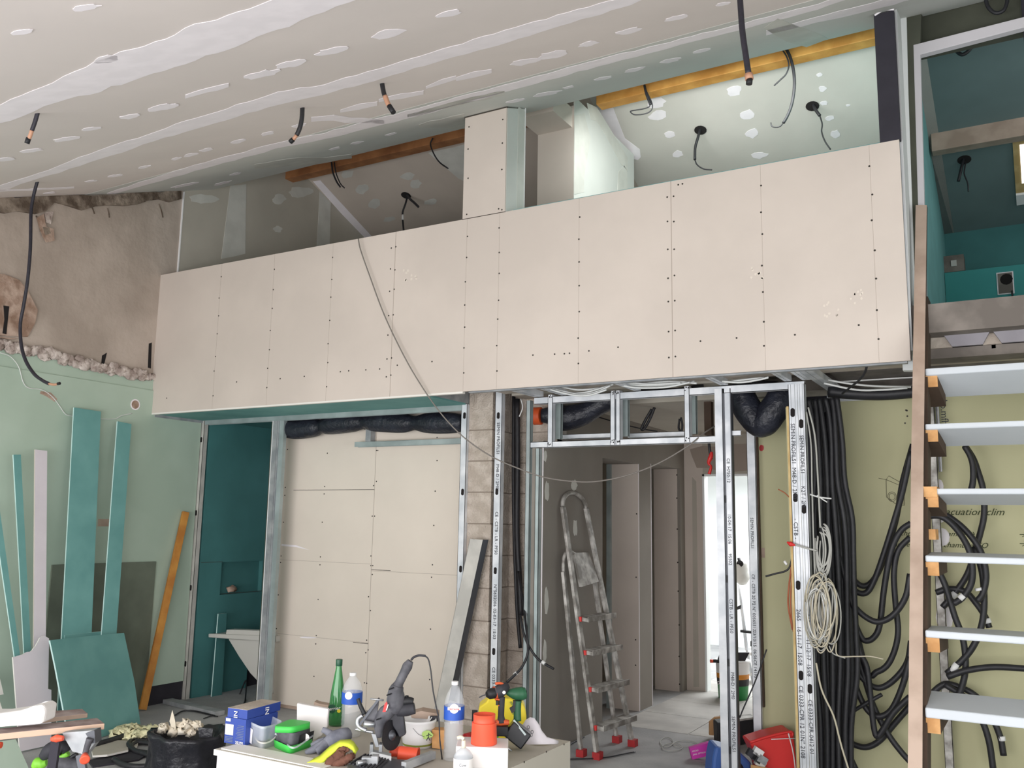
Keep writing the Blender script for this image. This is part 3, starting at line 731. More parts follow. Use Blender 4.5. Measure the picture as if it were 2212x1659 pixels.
# bathroom and closet studs
stud('grey steel track on the corner between green wall and dark teal bathroom lining', -6.69, -6.632, YS-.02, 0, 2.49, holes=[szz(424, y) for y in (951, 1108)]+[szz(395, y) for y in (1268, 1432)], m='profile_pale', ribs=False)
st = stud('grey steel stud at the right side of the teal bathroom opening', sx(590, 905), sx(600, 905), YS, 0, 2.48, d=.05, m='galv_dull', ribs=False, side='l')
MB().box((sx(600, 905), YS+.004, 0), (sx(603, 905), YS+.05, 2.48), 'galv_dull').box((sx(603, 905), YS+.012, 0), (sx(612, 905), YS+.05, 2.48), 'galv_green').build('web', parent=st)
MB().box((sx(590, 905)-.003, YS-.001, 0), (sx(590, 905)+.005, YS+.004, 2.48), 'white').build('bright_edge', parent=st)
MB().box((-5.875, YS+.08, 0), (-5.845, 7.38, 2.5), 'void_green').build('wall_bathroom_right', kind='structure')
zc = [szz(1005, 898), szz(999, 1063), szz(993, 1229)]
stud('bright steel stud left of the concrete block column', sx(999, 850), sx(1011.5, 850), YS-.01, 0, 2.50, holes=zc, hx=sx(1005, 898), ribs=False)
stud('lettered steel stud right of the concrete block column', sx(1072, 846), sx(1086.5, 846), YS-.01, 0, 2.60, holes=[szz(1078, y) for y in (898, 1062, 1233, 1408)], hx=sx(1078, 898),
     texts=[('SEMIN PROFILS1', szz(1075, 913)), ('M48-D / 2M0', szz(1075, 1003)), ('CE - CSTB - LR - PF50', szz(1071, 1105)), ('N°5602006', szz(1070, 1262)), ('02-03-17  15:03', szz(1068, 1314)), ('CE 0333-CPR', szz(1064, 1440))], tx=sx(1077, 950)-.008, tsize=.034, ribs=False)
for k, (xa, xb, dy, lb) in enumerate([(1137, 1146, .0, 'first of the three dull steel studs between dark block wall and hall'), (1149, 1155, .03, 'middle of the three dull steel studs between dark block wall and hall'), (1158, 1166, -.02, 'last of the three dull steel studs, touching the hall wall')]):
    stud(lb, sx(xa, 900, YS+dy), sx(xb, 900, YS+dy), YS+dy, 0, 2.5 if k == 0 else 2.14, m='galv_green', ribs=(k == 0), d=.04)
track('horizontal steel rail above the bare closet boards', PY(770, 961, YB-.06), PY(1000, 953, YB-.06), .05, .04, 'galv_green', 'steel_rail')
MB().box((sx(793, 940, YB-.05), YB-.07, szz(795, 960, YB-.05)), (sx(804, 940, YB-.05), YB-.01, szz(795, 925, YB-.05)), 'galv_dull').build('rail_hanger', label='short dark hanger between black duct and horizontal steel rail', cat='hanger')
track('pale steel rail along the rear edge of the teal soffit', (sx(414, 909), YS+.01, 2.480), (sx(1000, 870), YS+.01, 2.480), .05, .05, 'galv_green', 'steel_rail')

# header frame over the hall opening
xa, xb = sx(1154, 860), sx(1737, 828)
zt = 2.525
def hbar(label, x0, x1, Y, z, h, name='steel_track', d=.045):
    o = MB().box((x0, Y, z-h/2), (x1, Y+.003, z+h/2), 'galv').box((x0, Y, z-h/2), (x1, Y+d, z-h/2+.003), 'galv').box((x0, Y, z+h/2-.003), (x1, Y+d, z+h/2), 'galv')
    return o.build(name, label=label, cat='track')
zt1 = szz(1300, 860)
hbar('top steel track of the header frame over the hall opening', xa, xb, YS, szz(1155, 866), .05)
hbar('bottom steel track of the header frame over the hall opening', sx(1146, 960), sx(1548, 950), YS, szz(1250, 958), .042, d=.06)
zl, zh = szz(1250, 957), szz(1250, 858)
for (x0, x1, lb) in [(1184, 1194, 'short steel stud of the header frame beside the orange pipe'), (1319, 1329, 'left one of the paired short studs in the middle of the header frame'), (1331, 1340, 'right one of the paired short studs in the middle of the header frame'), (1479, 1490, 'short steel stud near the right end of the header frame')]:
    s_ = stud(lb, sx(x0, 900), sx(x1, 900), YS-.006, zl-.02, zh+.03, ribs=False, d=.05)
    h = MB(); rnd = random.Random(x0); cx = (sx(x0, 900)+sx(x1, 900))/2
    for zc_ in (zl, zh+.012):
        for k in range(5): h.disc((cx+rnd.uniform(-.014, .014), YS-.009, zc_+rnd.uniform(-.014, .014)), (0, 1, 0), .004, 'black', n=6)
    h.build('screw_heads', parent=s_)
YR = YS+.20
for (x0, x1, y, lb) in [(1206, 1330, 942, 'rear steel rail behind the left bay of the header frame'), (1356, 1478, 939, 'rear steel rail behind the middle bay of the header frame')]:
    hbar(lb, sx(x0, y, YR), sx(x1, y, YR), YR, szz((x0+x1)/2, y, YR), .035)
for (x0, x1, lb) in [(1200, 1212, 'rear upright left of the black duct end in the header frame'), (1342, 1357, 'rear upright behind the paired studs of the header frame'), (1494, 1504, 'rear upright near the right end of the header frame')]:
    stud(lb, sx(x0, 900, YR-.1), sx(x1, 900, YR-.1), YR-.1, szz(1300, 948, YR), szz(1300, 862, YR), ribs=False, m='galv_green', d=.03)
MB().box((sx(1521, 900, 6.3), 6.3, szz(1521, 940, 6.3)), (sx(1536, 900, 6.3), 6.36, 2.5), 'wood_dark').build('hanging_batten', label='dark brown batten hanging behind the right bay of the header frame', cat='batten')
hbar('short loose rail offcut sticking out right of the tall door stud', sx(1560, 936), sx(1598, 934), YS+.02, szz(1575, 935), .035, name='rail_offcut', d=.03)

# tall door studs
x0 = sx(1544, 848); st = stud('bright tall steel stud left of the narrow olive board', x0, x0+.052, YS-.008, 0, 2.50, ribs=False, d=.05, side='r', holes=())
o = MB().box((x0+.052, YS, 0), (x0+.062, YS+.05, 2.5), 'steel_dark').box((x0+.062, YS+.006, 0), (x0+.102, YS+.010, 2.5), 'galv').box((x0+.100, YS, 0), (x0+.106, YS+.05, 2.5), 'steel_dark')
o.build('inner_channel', parent=st)
h = MB()
for txt, y in [('CE  H750-12', 990), ('10-04-17  15:06', 1110), ('95502', 1195), ('CSTB - LR - PF50', 1292), ('M48-D / 2M0', 1450), ('SEMIN PROFILS1', 1545)]:
    h.text(txt, .03, (x0+.070, YS+.004, szz(1562, y)), ZD, XR, 'ink', ext=.0004)
h.build('printed_lettering', parent=st)
for y in (1078, 1250, 1430, 1618): h = MB(); h.box((x0+.050, YS-.002, szz(1560, y+8)), (x0+.062, YS+.01, szz(1560, y-8)), 'black'); h.build('slotted_hole', parent=st)
Yh = 6.28
stud('slim lettered steel stud at the left edge of the olive board', sx(1612, 930, Yh), sx(1630, 930, Yh), Yh, 0, 2.46, ribs=False, d=.03,
     texts=[('SEMIN PROFILS1', szz(1622, 1118, Yh)), ('CE - CSTB 20 P2 N° 00565512', szz(1624, 1240, Yh)), ('23/10/15  06:56', szz(1626, 1362, Yh)), ('CE 14195', szz(1628, 1425, Yh))], tx=sx(1620, 1000, Yh)-.006, tsize=.03)
MB().box((sx(1631, 940, Yh), Yh+.02, .4), (sx(1634, 940, Yh), Yh+.05, 2.4), 'wood_dark').build('dark_strip', label='thin dark strip between the slim stud and the olive board', cat='strip')
# big double stud
x0, x1 = sx(1703, 846), sx(1737.5, 830); mid = x0+(x1-x0)*.56
def hz(lst, Y=YS): return [szz(1745, y, Y) for y in lst]
st = stud('bright double steel stud at the corner, printed and slotted, left one of the pair', x0, mid, YS-.006, 0, 2.50, holes=hz((890, 1075, 1265, 1460)), hx=(x0+mid)/2-.004, d=.05, side='l', hr=.014,
     texts=[('SEMIN PROFILS1', szz(1708, 915)), ('M48-D / 2M0', szz(1710, 1010)), ('- CSTB -', szz(1713, 1120)), ('2665', szz(1718, 1315)), ('16-11-17  15:08', szz(1720, 1352)), ('CE 0333-CPR 12 01', szz(1726, 1480)), ('N° 2108', szz(1728, 1590))], tx=(x0+mid)/2-.018, tsize=.036)
st = stud('bright double steel stud at the corner, printed and slotted, right one of the pair', mid+.002, x1, YS-.006, 0, 2.50, holes=hz((915, 1100, 1292, 1487)), hx=(x1+mid)/2-.004, d=.05, side='r', hr=.014,
     texts=[('SEMIN PROFILS1', szz(1732, 940)), ('K2T / 2M', szz(1733, 1050)), ('565', szz(1735, 1325)), ('11-12-17  15:08', szz(1740, 1380)), ('CE 0333-CPR-0412 01', szz(1745, 1510))], tx=(x1+mid)/2-.016, tsize=.034)
MB().box((x0-.016, YS, 0), (x0-.002, YS+.012, szz(1700, 878)), 'pine_pale').box((x0-.03, YS+.04, 0), (x0-.004, YS+.05, szz(1700, 878)), 'olive').build('board_strip', label='thin pale edge of olive board running up beside the double corner stud', cat='board')
stud('steel angle at the left edge of the large olive board', sx(1788, 870, 6.29), sx(1802, 870, 6.29), 6.29, 0, 2.47, ribs=False, d=.04, holes=())
track('steel track above the large olive board', (sx(1788, 858, 6.3), 6.3, 2.475), (2.9, 6.3, 2.475), .06, .04)
# ceiling joists between parapet and header
for (ax, ay, bx, by, w, yb, lb) in [(1069, 838, 1155, 862, .08, YS, 'wide grey ceiling rail next to the block column top'), (1134, 834, 1190, 854, .045, YS, 'first narrow ceiling rail behind the board band, right of the column'),
        (1303, 824, 1358, 845, .05, YS, 'ceiling rail above the paired studs of the header'), (1495, 811, 1562, 834, .05, YS, 'ceiling rail above the tall door stud'), (1650, 801, 1695, 825, .045, YS, 'ceiling rail above the V-shaped black duct'),
        (1696, 797, 1736, 825, .05, YS, 'ceiling rail meeting the double corner stud'), (1712, 796, 1811, 853, .075, 6.3, 'long wide ceiling rail running back to the olive board')]:
    X = (PZ(ax, ay, 2.5).x+PZ(bx, by, 2.5).x)/2
    o = MB().box((X-w/2, 5.22, 2.522), (X+w/2, yb, 2.525), 'galv').box((X-w/2, 5.22, 2.525), (X-w/2+.003, yb, 2.56), 'galv').box((X+w/2-.003, 5.22, 2.525), (X+w/2, yb, 2.56), 'galv')
    o.box((X-.001, 5.22, 2.5205), (X+.001, yb, 2.522), 'galv_dull'); o.build('ceiling_rail', label=lb, cat='rail')
MB().box((-3.4, 5.235, 2.50), (-.55, 5.27, 2.54), 'galv_dull').build('edge_rail', label='dull steel edge rail right behind the lower edge of the board band', cat='rail')
for z, Y, r_, lb in [(2.53, 5.30, .006, 'bright strip under the slab edge, nearer one'), (2.545, 6.05, .006, 'bright strip below the rear slab beam')]:
    MB().box((-1.15, Y, z), (-.45, Y+.03, z+r_), 'white').build('edge_strip', label=lb, cat='strip')
# slab formers (underside of the gallery floor at the far right) and beams
m = MB()
m.box((-3.4, 5.62, 2.56), (3.0, 5.74, 2.66), 'concrete').box((-1.1, 5.74, 2.60), (3.0, 6.5, 2.66), 'concrete_dark')
struct('beam_slab', m)
pr = None
for k in range(12):
    X = -.98+k*.24
    o = MB(); o.hexa([(X-.075, 5.38, 2.60), (X+.075, 5.38, 2.60), (X+.075, 5.5, 2.60), (X-.075, 5.5, 2.60), (X-.11, 5.36, 2.66), (X+.11, 5.36, 2.66), (X+.11, 5.62, 2.66), (X-.11, 5.62, 2.66)], 'hourdis')
    o.box((X+.115, 5.42, 2.58), (X+.135, 5.45, 2.66), 'hourdis')
    if k not in (2,): o.build('slab_former', label='grey moulded former under the floor slab edge, one of a row', cat='former', group='moulded formers under the slab edge')
# ------------------------------------------------------------------ ducts and cables
def pts(lst, Y=None, X=None, Z=None):
    out = []
    for q in lst:
        if X is not None: out.append(PX(q[0], q[1], X))
        elif Z is not None: out.append(PZ(q[0], q[1], Z))
        else: out.append(PY(q[0], q[1], q[2] if len(q) > 2 else Y))
    return out
def cable(name, label, segs, cat='cable', group=None, n=8):
    """segs: list of (points, radius, material, part name); first is the body, the others its parts"""
    root = MB().tube(segs[0][0], segs[0][1], segs[0][2], n=n).build(name, label=label, cat=cat, group=group)
    for p_, r_, m_, nm in segs[1:]:
        MB().tube(p_, r_, m_, n=n).build(nm, parent=root)
    return root
# insulated duct in front of the closet boards
P = pts([(604, 925), (640, 928), (680, 924), (708, 919), (740, 915), (787, 912), (830, 912), (872, 914), (920, 914), (960, 914), (1003, 914)], Y=5.845)
rr = [.055, .078, .084, .085, .083, .078]*4+[.06]
o = MB().tube(P, rr, 'duct', n=20, step=10)
d1 = o.build('insulated_duct', label='fat black insulated duct tied in sections above the bare closet boards', cat='duct')
for (x, y) in [(710, 917), (788, 909), (873, 911)]:
    c = PY(x, y, 5.87); MB().lathe(c-Vector((.006, 0, 0)), [(.072, 0), (.075, .006), (.072, .012)], 'duct_tie', n=20, axis=(1, 0, 0)).build('tie', parent=d1)
# duct in the header frame with its orange pipe end
a, b = PY(1170, 896, 5.95), PY(1185, 896, 5.95)
o = MB().tube([PY(1170, 898, 5.93), PY(1196, 898, 5.96), PY(1222, 903, 6.0), PY(1262, 893, 6.04), PY(1300, 872, 6.05), PY(1345, 856, 6.06)], [.052, .070, .100, .092, .080, .074, .07], 'duct', n=20)
d2 = o.build('insulated_duct', label='black insulated duct rising to the right behind the header frame, with orange end', cat='duct')
MB().lathe(PY(1153, 899, 5.93), [(.062, 0), (.068, .005), (.068, .06), (.062, .065)], 'orange_pipe', n=20, axis=(1, .1, 0)).build('pipe_end', label='orange plastic pipe end', parent=d2)
# V-shaped duct
YV = 5.98
o = MB().tube(pts([(1596, 832, YV), (1606, 866, YV), (1622, 894, YV), (1640, 915, YV), (1654, 912, YV-.02), (1668, 890, YV-.03), (1684, 868, YV-.02), (1694, 840, YV)]), [.088, .094, .098, .094, .088, .092, .098, .098, .09], 'duct', n=22)
o.build('insulated_duct', label='black insulated duct sagging in a V between tall stud and corner stud', cat='duct')

# ---- cables hanging from the main ceiling
C_ = lambda x, y: onC(x, y)
def hang(top, lst, fn=None):     # first point on the ceiling, others below it in the same vertical plane
    T = (fn or onC)(*top); T = T+Vector((0, 0, .02))
    return [T]+[PY(x, y, T.y) for x, y in lst]
def tops(top, fn=None): return (fn or onC)(*top).y
T = hang((82, 246), [(76, 262), (69, 282)]); y_ = T[0].y
cable('hanging_cable', 'short thick cable stub with bared ends hanging from the ceiling near the top left corner', [(T, .010, 'cable_thick', ''), ([PY(69, 282, y_), PY(64, 296, y_), PY(61, 300, y_)], .0095, 'copper', 'bared_section'), ([PY(62, 298, y_), PY(58, 310, y_)], .012, 'black', 'cable_tip')])
T = hang((81, 394), [(72, 425), (67, 460), (66, 520), (64, 560), (59, 610), (51, 660), (44, 700), (46, 745), (56, 780), (74, 808), (92, 822), (106, 829)]); y_ = T[0].y
cable('hanging_cable', 'long black cable hanging from the ceiling in front of the rough wall', [(T, .0115, 'cable_thick', ''), ([PY(106, 829, y_), PY(117, 831, y_), PY(126, 829, y_)], .008, 'copper', 'bared_section'), ([PY(125, 829, y_), PY(129, 828, y_)], .010, 'black', 'cable_tip')])
T = hang((653, 234), [(652, 255), (648, 275), (641, 292)]); y_ = T[0].y
cable('hanging_cable', 'short black cable stub curling left below the ceiling above the left brown beam', [(T, .013, 'cable', ''), ([PY(641, 292, y_), PY(634, 301, y_)], .010, 'copper', 'bared_section'), ([PY(633, 301, y_), PY(627, 307, y_)], .014, 'black', 'cable_tip')])
T = hang((824, 182), [(829, 200), (835, 218)]); y_ = T[0].y
cable('hanging_cable', 'short black cable stub leaning right from the ceiling, with orange tape', [(T, .013, 'cable', ''), ([PY(832, 208, y_), PY(838, 224, y_), PY(842, 230, y_)], .014, 'copper', 'taped_section'), ([PY(841, 229, y_), PY(850, 243, y_)], .015, 'black', 'cable_tip')])
T = hang((1597, -30), [(1600, 20), (1604, 70), (1611, 120), (1617, 160)]); y_ = T[0].y
cable('hanging_cable', 'thick dark cable hanging from the ceiling in front of the honey-coloured beam', [(T, .013, 'cable_thick', ''), ([PY(1617, 160, y_), PY(1619, 172, y_)], .018, 'copper', 'taped_section'), ([PY(1619, 171, y_), PY(1618, 182, y_)], .014, 'black', 'cable_tip')], n=10)
# gallery cables at the beams
YG = 6.56
cable('beam_cable', 'black cable loop hanging from the left end of the honey-coloured beam', [(pts([(1392, 184), (1396, 202), (1402, 218), (1405, 226)], YG), .011, 'cable', ''),
      (pts([(1396, 196), (1408, 222), (1408, 236), (1396, 245), (1372, 248), (1362, 242), (1366, 239), (1390, 235), (1404, 228), (1398, 210)], YG), .005, 'cable', 'thin_loop')])
cable('beam_cable', 'thick black cable with a hooked thin end in front of the honey-coloured beam', [(pts([(1698, 105), (1707, 124), (1714, 152), (1716, 185), (1711, 222), (1702, 248), (1692, 266)], YG), .012, 'cable', ''),
      (pts([(1692, 265), (1685, 273), (1674, 275), (1667, 272), (1665, 265)], YG), .005, 'cable', 'thin_end')])
cable('beam_cable', 'thinner grey-black cable curving left beside the thick hooked one', [(pts([(1690, 107), (1700, 124), (1704, 142), (1698, 160), (1685, 173), (1672, 185)], YG-.02), .006, 'cable', '')])
cable('beam_cable', 'pair of dark cables hanging from the left brown beam near its left end', [(pts([(716, 350), (719, 372), (727, 392), (735, 404)], YG), .009, 'cable', ''), (pts([(722, 350), (726, 374), (735, 396), (744, 406)], YG), .006, 'cable', 'thin_end')])
cable('beam_cable', 'single dark cable hanging from the left brown beam near the box column', [(pts([(935, 298), (930, 312), (938, 334), (950, 351), (968, 364)], YG), .007, 'cable', '')])
def slopecable(top, seg1, seg2, lb, r1=.013):
    T = onS(*top); y_ = T.y; root = MB().tube([T+Vector((0, 0, .03))]+[PY(x, y, y_-.03) for x, y in seg1], r1, 'cable').build('socket_cable', label=lb, cat='cable')
    if seg2: MB().tube([PY(x, y, y_-.03) for x, y in seg2], .006, 'cable').build('thin_end', parent=root)
    MB().disc(onS(*top), SN, .055, 'hole', n=14, t=-.004).build('ceiling_hole', parent=root)
slopecable((1513, 281), [(1508, 296), (1502, 318), (1501, 345)], [(1501, 345), (1506, 356), (1520, 365), (1538, 367)], 'black cable dropping from a hole in the pale slope, curling right at its end')
slopecable((1755, 229), [(1761, 236), (1771, 250)], [(1771, 250), (1776, 268), (1775, 285), (1782, 305), (1794, 323)], 'black cable dropping from a hole in the pale slope near the black post')
slopecable((877, 422), [(884, 428), (895, 438), (904, 447)], [], 'forked black cable below the dim slope left of the box column, right-hand prong')
cable('socket_cable', 'longer prong of the forked black cable with a white marker ring', [([onS(880, 424)]+[PY(x, y, onS(880, 424).y-.03) for x, y in [(876, 440), (870, 458), (870, 475), (872, 498)]], .010, 'cable', ''),
      ([PY(870, 464, onS(880, 424).y-.035), PY(870, 475, onS(880, 424).y-.035)], .012, 'white', 'marker_ring')])
slopecable((2083, 345), [(2078, 358), (2070, 392)], [(2086, 352), (2083, 375), (2090, 395), (2092, 414)], 'thin black cables hanging from a hole in the teal slope beyond the tall frame')
cable('cable_loop', 'black cable loop hanging behind the top rail of the tall frame', [(pts([(2060, 92), (2065, 108), (2078, 118), (2092, 110), (2098, 98), (2090, 84), (2088, 96), (2100, 102), (2106, 92), (2104, 82)], 6.9), .014, 'cable', '')])
cable('cable_loop', 'black cable ring hanging at the very top right corner', [(pts([(2128, -10), (2134, 14), (2150, 28), (2168, 22), (2176, 0), (2172, -18)], 5.62), .011, 'cable', '')])
# sagging cable
cable('sagging_cable', 'long thin grey cable sagging from the board band top to the hall header', [(pts([(774, 516, 5.12), (779, 540, 5.12), (800, 600, 5.12), (830, 680, 5.12), (868, 760, 5.12), (905, 825, 5.12), (950, 890, 5.15), (1000, 943, 5.2), (1060, 985, 5.3), (1120, 1012, 5.38),
      (1180, 1032, 5.45), (1255, 1041, 5.52), (1310, 1037, 5.57), (1370, 1022, 5.62), (1430, 997, 5.67), (1488, 962, 5.70), (1520, 936, 5.78), (1545, 920, 5.9)]), .0048, 'sag_cable', '')])
MB().tube(pts([(0, 762), (22, 770), (40, 792), (50, 825), (62, 838), (90, 842), (112, 856), (128, 876), (140, 893), (152, 898), (200, 904), (246, 905), (262, 898), (285, 893)], X=XL+.034), .0035, 'cable_white', n=6).build('thin_wire', label='thin white wire lying across the green wall below the plaster line', cat='wire')
# handling the white cable fans above the header
rnd = random.Random(4)
for k, (lst, Y, mm, lb) in enumerate([
        ([(1180, 836), (1215, 845), (1255, 852), (1290, 846), (1318, 833)], 5.5, 'cable_white', 'a'), ([(1190, 838), (1225, 848), (1262, 848), (1300, 838), (1325, 830)], 5.52, 'cable_white', 'a'), ([(1170, 836), (1230, 852), (1270, 854), (1310, 842)], 5.48, 'cable_white', 'a'),
        ([(1205, 834), (1250, 842), (1300, 838)], 5.55, 'cable_white', 'a'), ([(1340, 832), (1380, 838), (1440, 836), (1490, 826)], 5.5, 'cable_white', 'a'), ([(1335, 826), (1390, 828), (1450, 824), (1505, 828)], 5.52, 'cable_white', 'a'),
        ([(1345, 830), (1400, 833), (1460, 830), (1500, 824)], 5.54, 'cable_white', 'a'), ([(1350, 826), (1410, 830), (1470, 827)], 5.5, 'cable_white', 'a'), ([(1560, 824), (1600, 826), (1640, 820), (1660, 815)], 5.5, 'cable_white', 'a'),
        ([(1565, 826), (1610, 820), (1650, 816)], 5.52, 'cable_white', 'a'), ([(1775, 818), (1830, 828), (1890, 834), (1968, 836)], 5.9, 'cable_white', 'a'), ([(1780, 828), (1850, 842), (1905, 842), (1960, 838)], 5.85, 'cable_white', 'a')]):
    MB().tube(pts(lst, Y=Y), .007, mm, n=6).build('ceiling_wire', label='white wire lying between the ceiling rails under the slab, one of several', cat='wire', group='white wires in the ceiling void')
for k, (lst, r_, lb) in enumerate([([(1380, 838, 5.9), (1420, 846, 5.85), (1470, 846, 5.85), (1520, 836, 5.9)], .03, 'thick black conduit sagging above the right part of the header'),
        ([(1560, 832, 6.0), (1610, 828, 6.0), (1680, 832, 6.0)], .028, 'thick black conduit above the V-shaped duct'),
        ([(1790, 846, 6.1), (1840, 850, 6.1), (1900, 852, 6.1), (1960, 848, 6.1), (2060, 838, 6.1)], .04, 'thick black conduit bundle above the large olive board')]):
    MB().tube(pts(lst), r_, 'cable', n=10).build('conduit', label=lb, cat='conduit')
MB().tube(pts([(1873, 788, 5.3), (1868, 806, 5.35), (1855, 822, 5.45), (1835, 838, 5.6), (1820, 850, 5.8)]), .007, 'cable', n=6).build('ceiling_wire', label='dark wire curving down from the edge of the board band near the stair', cat='wire')
# void behind the corner stud, full of black conduits dropping down
rnd = random.Random(11)
base = [[(1762, 862), (1768, 900), (1773, 960), (1776, 1040), (1779, 1120), (1783, 1200), (1785, 1280), (1787, 1360), (1788, 1450), (1789, 1560), (1790, 1680)]]
for k in range(11):
    row = k % 2; Y = 5.98+.075*row; j = k//2
    lst = [PY(x, y, Y)+Vector((-.045+j*.036+row*.02+(.012*(j-2) if 3 < i < 9 else 0)+.004*math.sin(i*1.3+k), .006*math.sin(i+k), 0)) for i, (x, y) in enumerate(base[0])]
    MB().tube(lst, .0165, 'cable', n=8).build('conduit', label='black conduit in the dense bundle dropping behind the double corner stud', cat='conduit', group='conduits behind the corner stud')
MB().tube(pts([(1117, 862, 6.0), (1118, 1000, 6.0), (1117, 1150, 6.0), (1122, 1250, 6.0), (1126, 1330, 6.0)]), .022, 'cable', n=8).build('conduit', label='black conduit running down between dark block wall and dull studs', cat='conduit')
MB().tube(pts([(1110, 856, 6.02), (1109, 1000, 6.02), (1110, 1120, 6.02), (1114, 1250, 6.02), (1118, 1330, 6.02), (1124, 1400, 6.0)]), .014, 'cable', n=8).build('conduit', label='thinner black conduit along the dark block wall', cat='conduit')
cable('loose_cable', 'black cable end with a white marker lying against the hall wall, above the work table', [(pts([(1124, 1330, 5.65), (1132, 1370, 5.6), (1145, 1400, 5.6), (1165, 1426, 5.6), (1196, 1445, 5.6)], 5.6), .009, 'cable', ''), (pts([(1171, 1429), (1177, 1434)], 5.59), .013, 'white', 'marker_ring')])
cable('loose_cable', 'black cable end with a white marker dropping towards the orange drill', [(pts([(1120, 1235, 5.97), (1130, 1300, 5.8), (1138, 1370, 5.6), (1140, 1410, 5.58), (1128, 1440, 5.55), (1112, 1458, 5.52), (1095, 1474, 5.5)], 5.6), .009, 'cable', ''), (pts([(1117, 1453, 5.53), (1111, 1458, 5.53)]), .013, 'white', 'marker_ring')])
MB().tube(pts([(1125, 862, 5.9), (1129, 880, 5.9), (1122, 900, 5.9)]), .005, 'cable_white', n=6).build('ceiling_wire', label='short white wire loop at the top of the dark block wall', cat='wire')
# black hoses on the olive board
YO = 6.22
hoses = [
 ('black hose dropping steeply from behind the stringer, outermost left loop', [(1972, 960), (1950, 1040), (1938, 1110), (1922, 1170), (1900, 1230), (1880, 1260), (1860, 1265), (1838, 1245), (1822, 1220)]),
 ('black hose loop just inside the outermost left one', [(1968, 975), (1950, 1060), (1930, 1130), (1908, 1200), (1890, 1250), (1872, 1280), (1850, 1278), (1830, 1255)]),
 ('black hose loop reaching down beside the grey wire coil', [(1968, 1130), (1945, 1148), (1925, 1190), (1910, 1270), (1902, 1340), (1893, 1370), (1875, 1384), (1858, 1372)]),
 ('black hose in a wide loop whose right limb passes behind the stringer', [(1966, 1240), (1956, 1290), (1930, 1328), (1900, 1343), (1875, 1336), (1850, 1315), (1836, 1290)]),
 ('black hose with a deep loop left of the stringer at mid height', [(1966, 1160), (1940, 1190), (1931, 1240), (1935, 1310), (1940, 1360), (1934, 1400), (1918, 1435), (1895, 1451), (1872, 1448)]),
 ('black hose rising to the stringer below the tread at mid height', [(1968, 1385), (1960, 1430), (1935, 1465), (1905, 1485), (1880, 1480), (1855, 1455), (1840, 1420)]),
 ('black hose in the lowest rounded loop left of the stringer', [(1966, 1420), (1950, 1480), (1928, 1530), (1905, 1547), (1882, 1542), (1862, 1515), (1845, 1470), (1832, 1410), (1828, 1340)]),
 ('black hose forming a pointed loop low beside the stringer', [(1966, 1505), (1930, 1540), (1905, 1580), (1893, 1590), (1886, 1560), (1880, 1500), (1872, 1440), (1855, 1400)]),
 ('black hose sweeping along the bottom from the steel angle to the stringer', [(1968, 1522), (1935, 1560), (1900, 1600), (1870, 1614), (1840, 1606), (1822, 1590)]),
 ('black hose running diagonally down behind the foot of the stringer', [(1860, 1440), (1885, 1520), (1915, 1580), (1945, 1622), (1975, 1655)]),
 ('black hose running down from the bundle past the steel angle', [(1830, 1390), (1815, 1470), (1808, 1540), (1826, 1610), (1850, 1665)]),
 ('thin black hose branching left to the steel angle', [(1905, 1500), (1870, 1520), (1838, 1540), (1822, 1560), (1820, 1600)]),
 ('black hose arching over the upper treads right of the stringer', [(2084, 962), (2102, 990), (2113, 1020), (2124, 1060), (2126, 1110), (2118, 1150), (2106, 1190), (2090, 1240), (2062, 1282), (2036, 1312)]),
 ('short black hose hanging inside the upper arch', [(2084, 964), (2096, 985), (2102, 1010), (2100, 1050), (2084, 1088)]),
 ('black hose arching from the pale stud down to its marked end on the right', [(1990, 1110), (2030, 1108), (2058, 1122), (2090, 1150), (2118, 1190), (2130, 1240), (2124, 1280), (2112, 1298)]),
 ('second black hose of the middle arch, passing inside the first', [(1990, 1118), (2030, 1115), (2062, 1138), (2090, 1180), (2100, 1220), (2098, 1260), (2080, 1290), (2060, 1304)]),
 ('black hose curving over two treads to a tape-marked end low on the right', [(2022, 1280), (2050, 1272), (2085, 1278), (2110, 1305), (2128, 1332), (2137, 1356)]),
 ('black hose hanging long and straight behind the middle treads', [(2105, 1180), (2122, 1240), (2126, 1310), (2118, 1360), (2100, 1400), (2075, 1430), (2045, 1455)]),
 ('black hose crossing from the pale stud down to the right', [(2010, 1200), (2040, 1260), (2062, 1330), (2080, 1380), (2086, 1440), (2076, 1490), (2062, 1514)]),
 ('black hose running nearly level towards the right picture edge', [(2046, 1462), (2090, 1448), (2150, 1441), (2240, 1446)]),
 ('black hose arching low right of the stringer, ending with a white marker', [(2010, 1500), (2040, 1478), (2075, 1485), (2110, 1505), (2140, 1545), (2160, 1590), (2168, 1632)]),
 ('black hose falling steeply to the bottom edge right of the pale stud', [(2040, 1478), (2090, 1510), (2118, 1550), (2136, 1600), (2146, 1665)]),
]
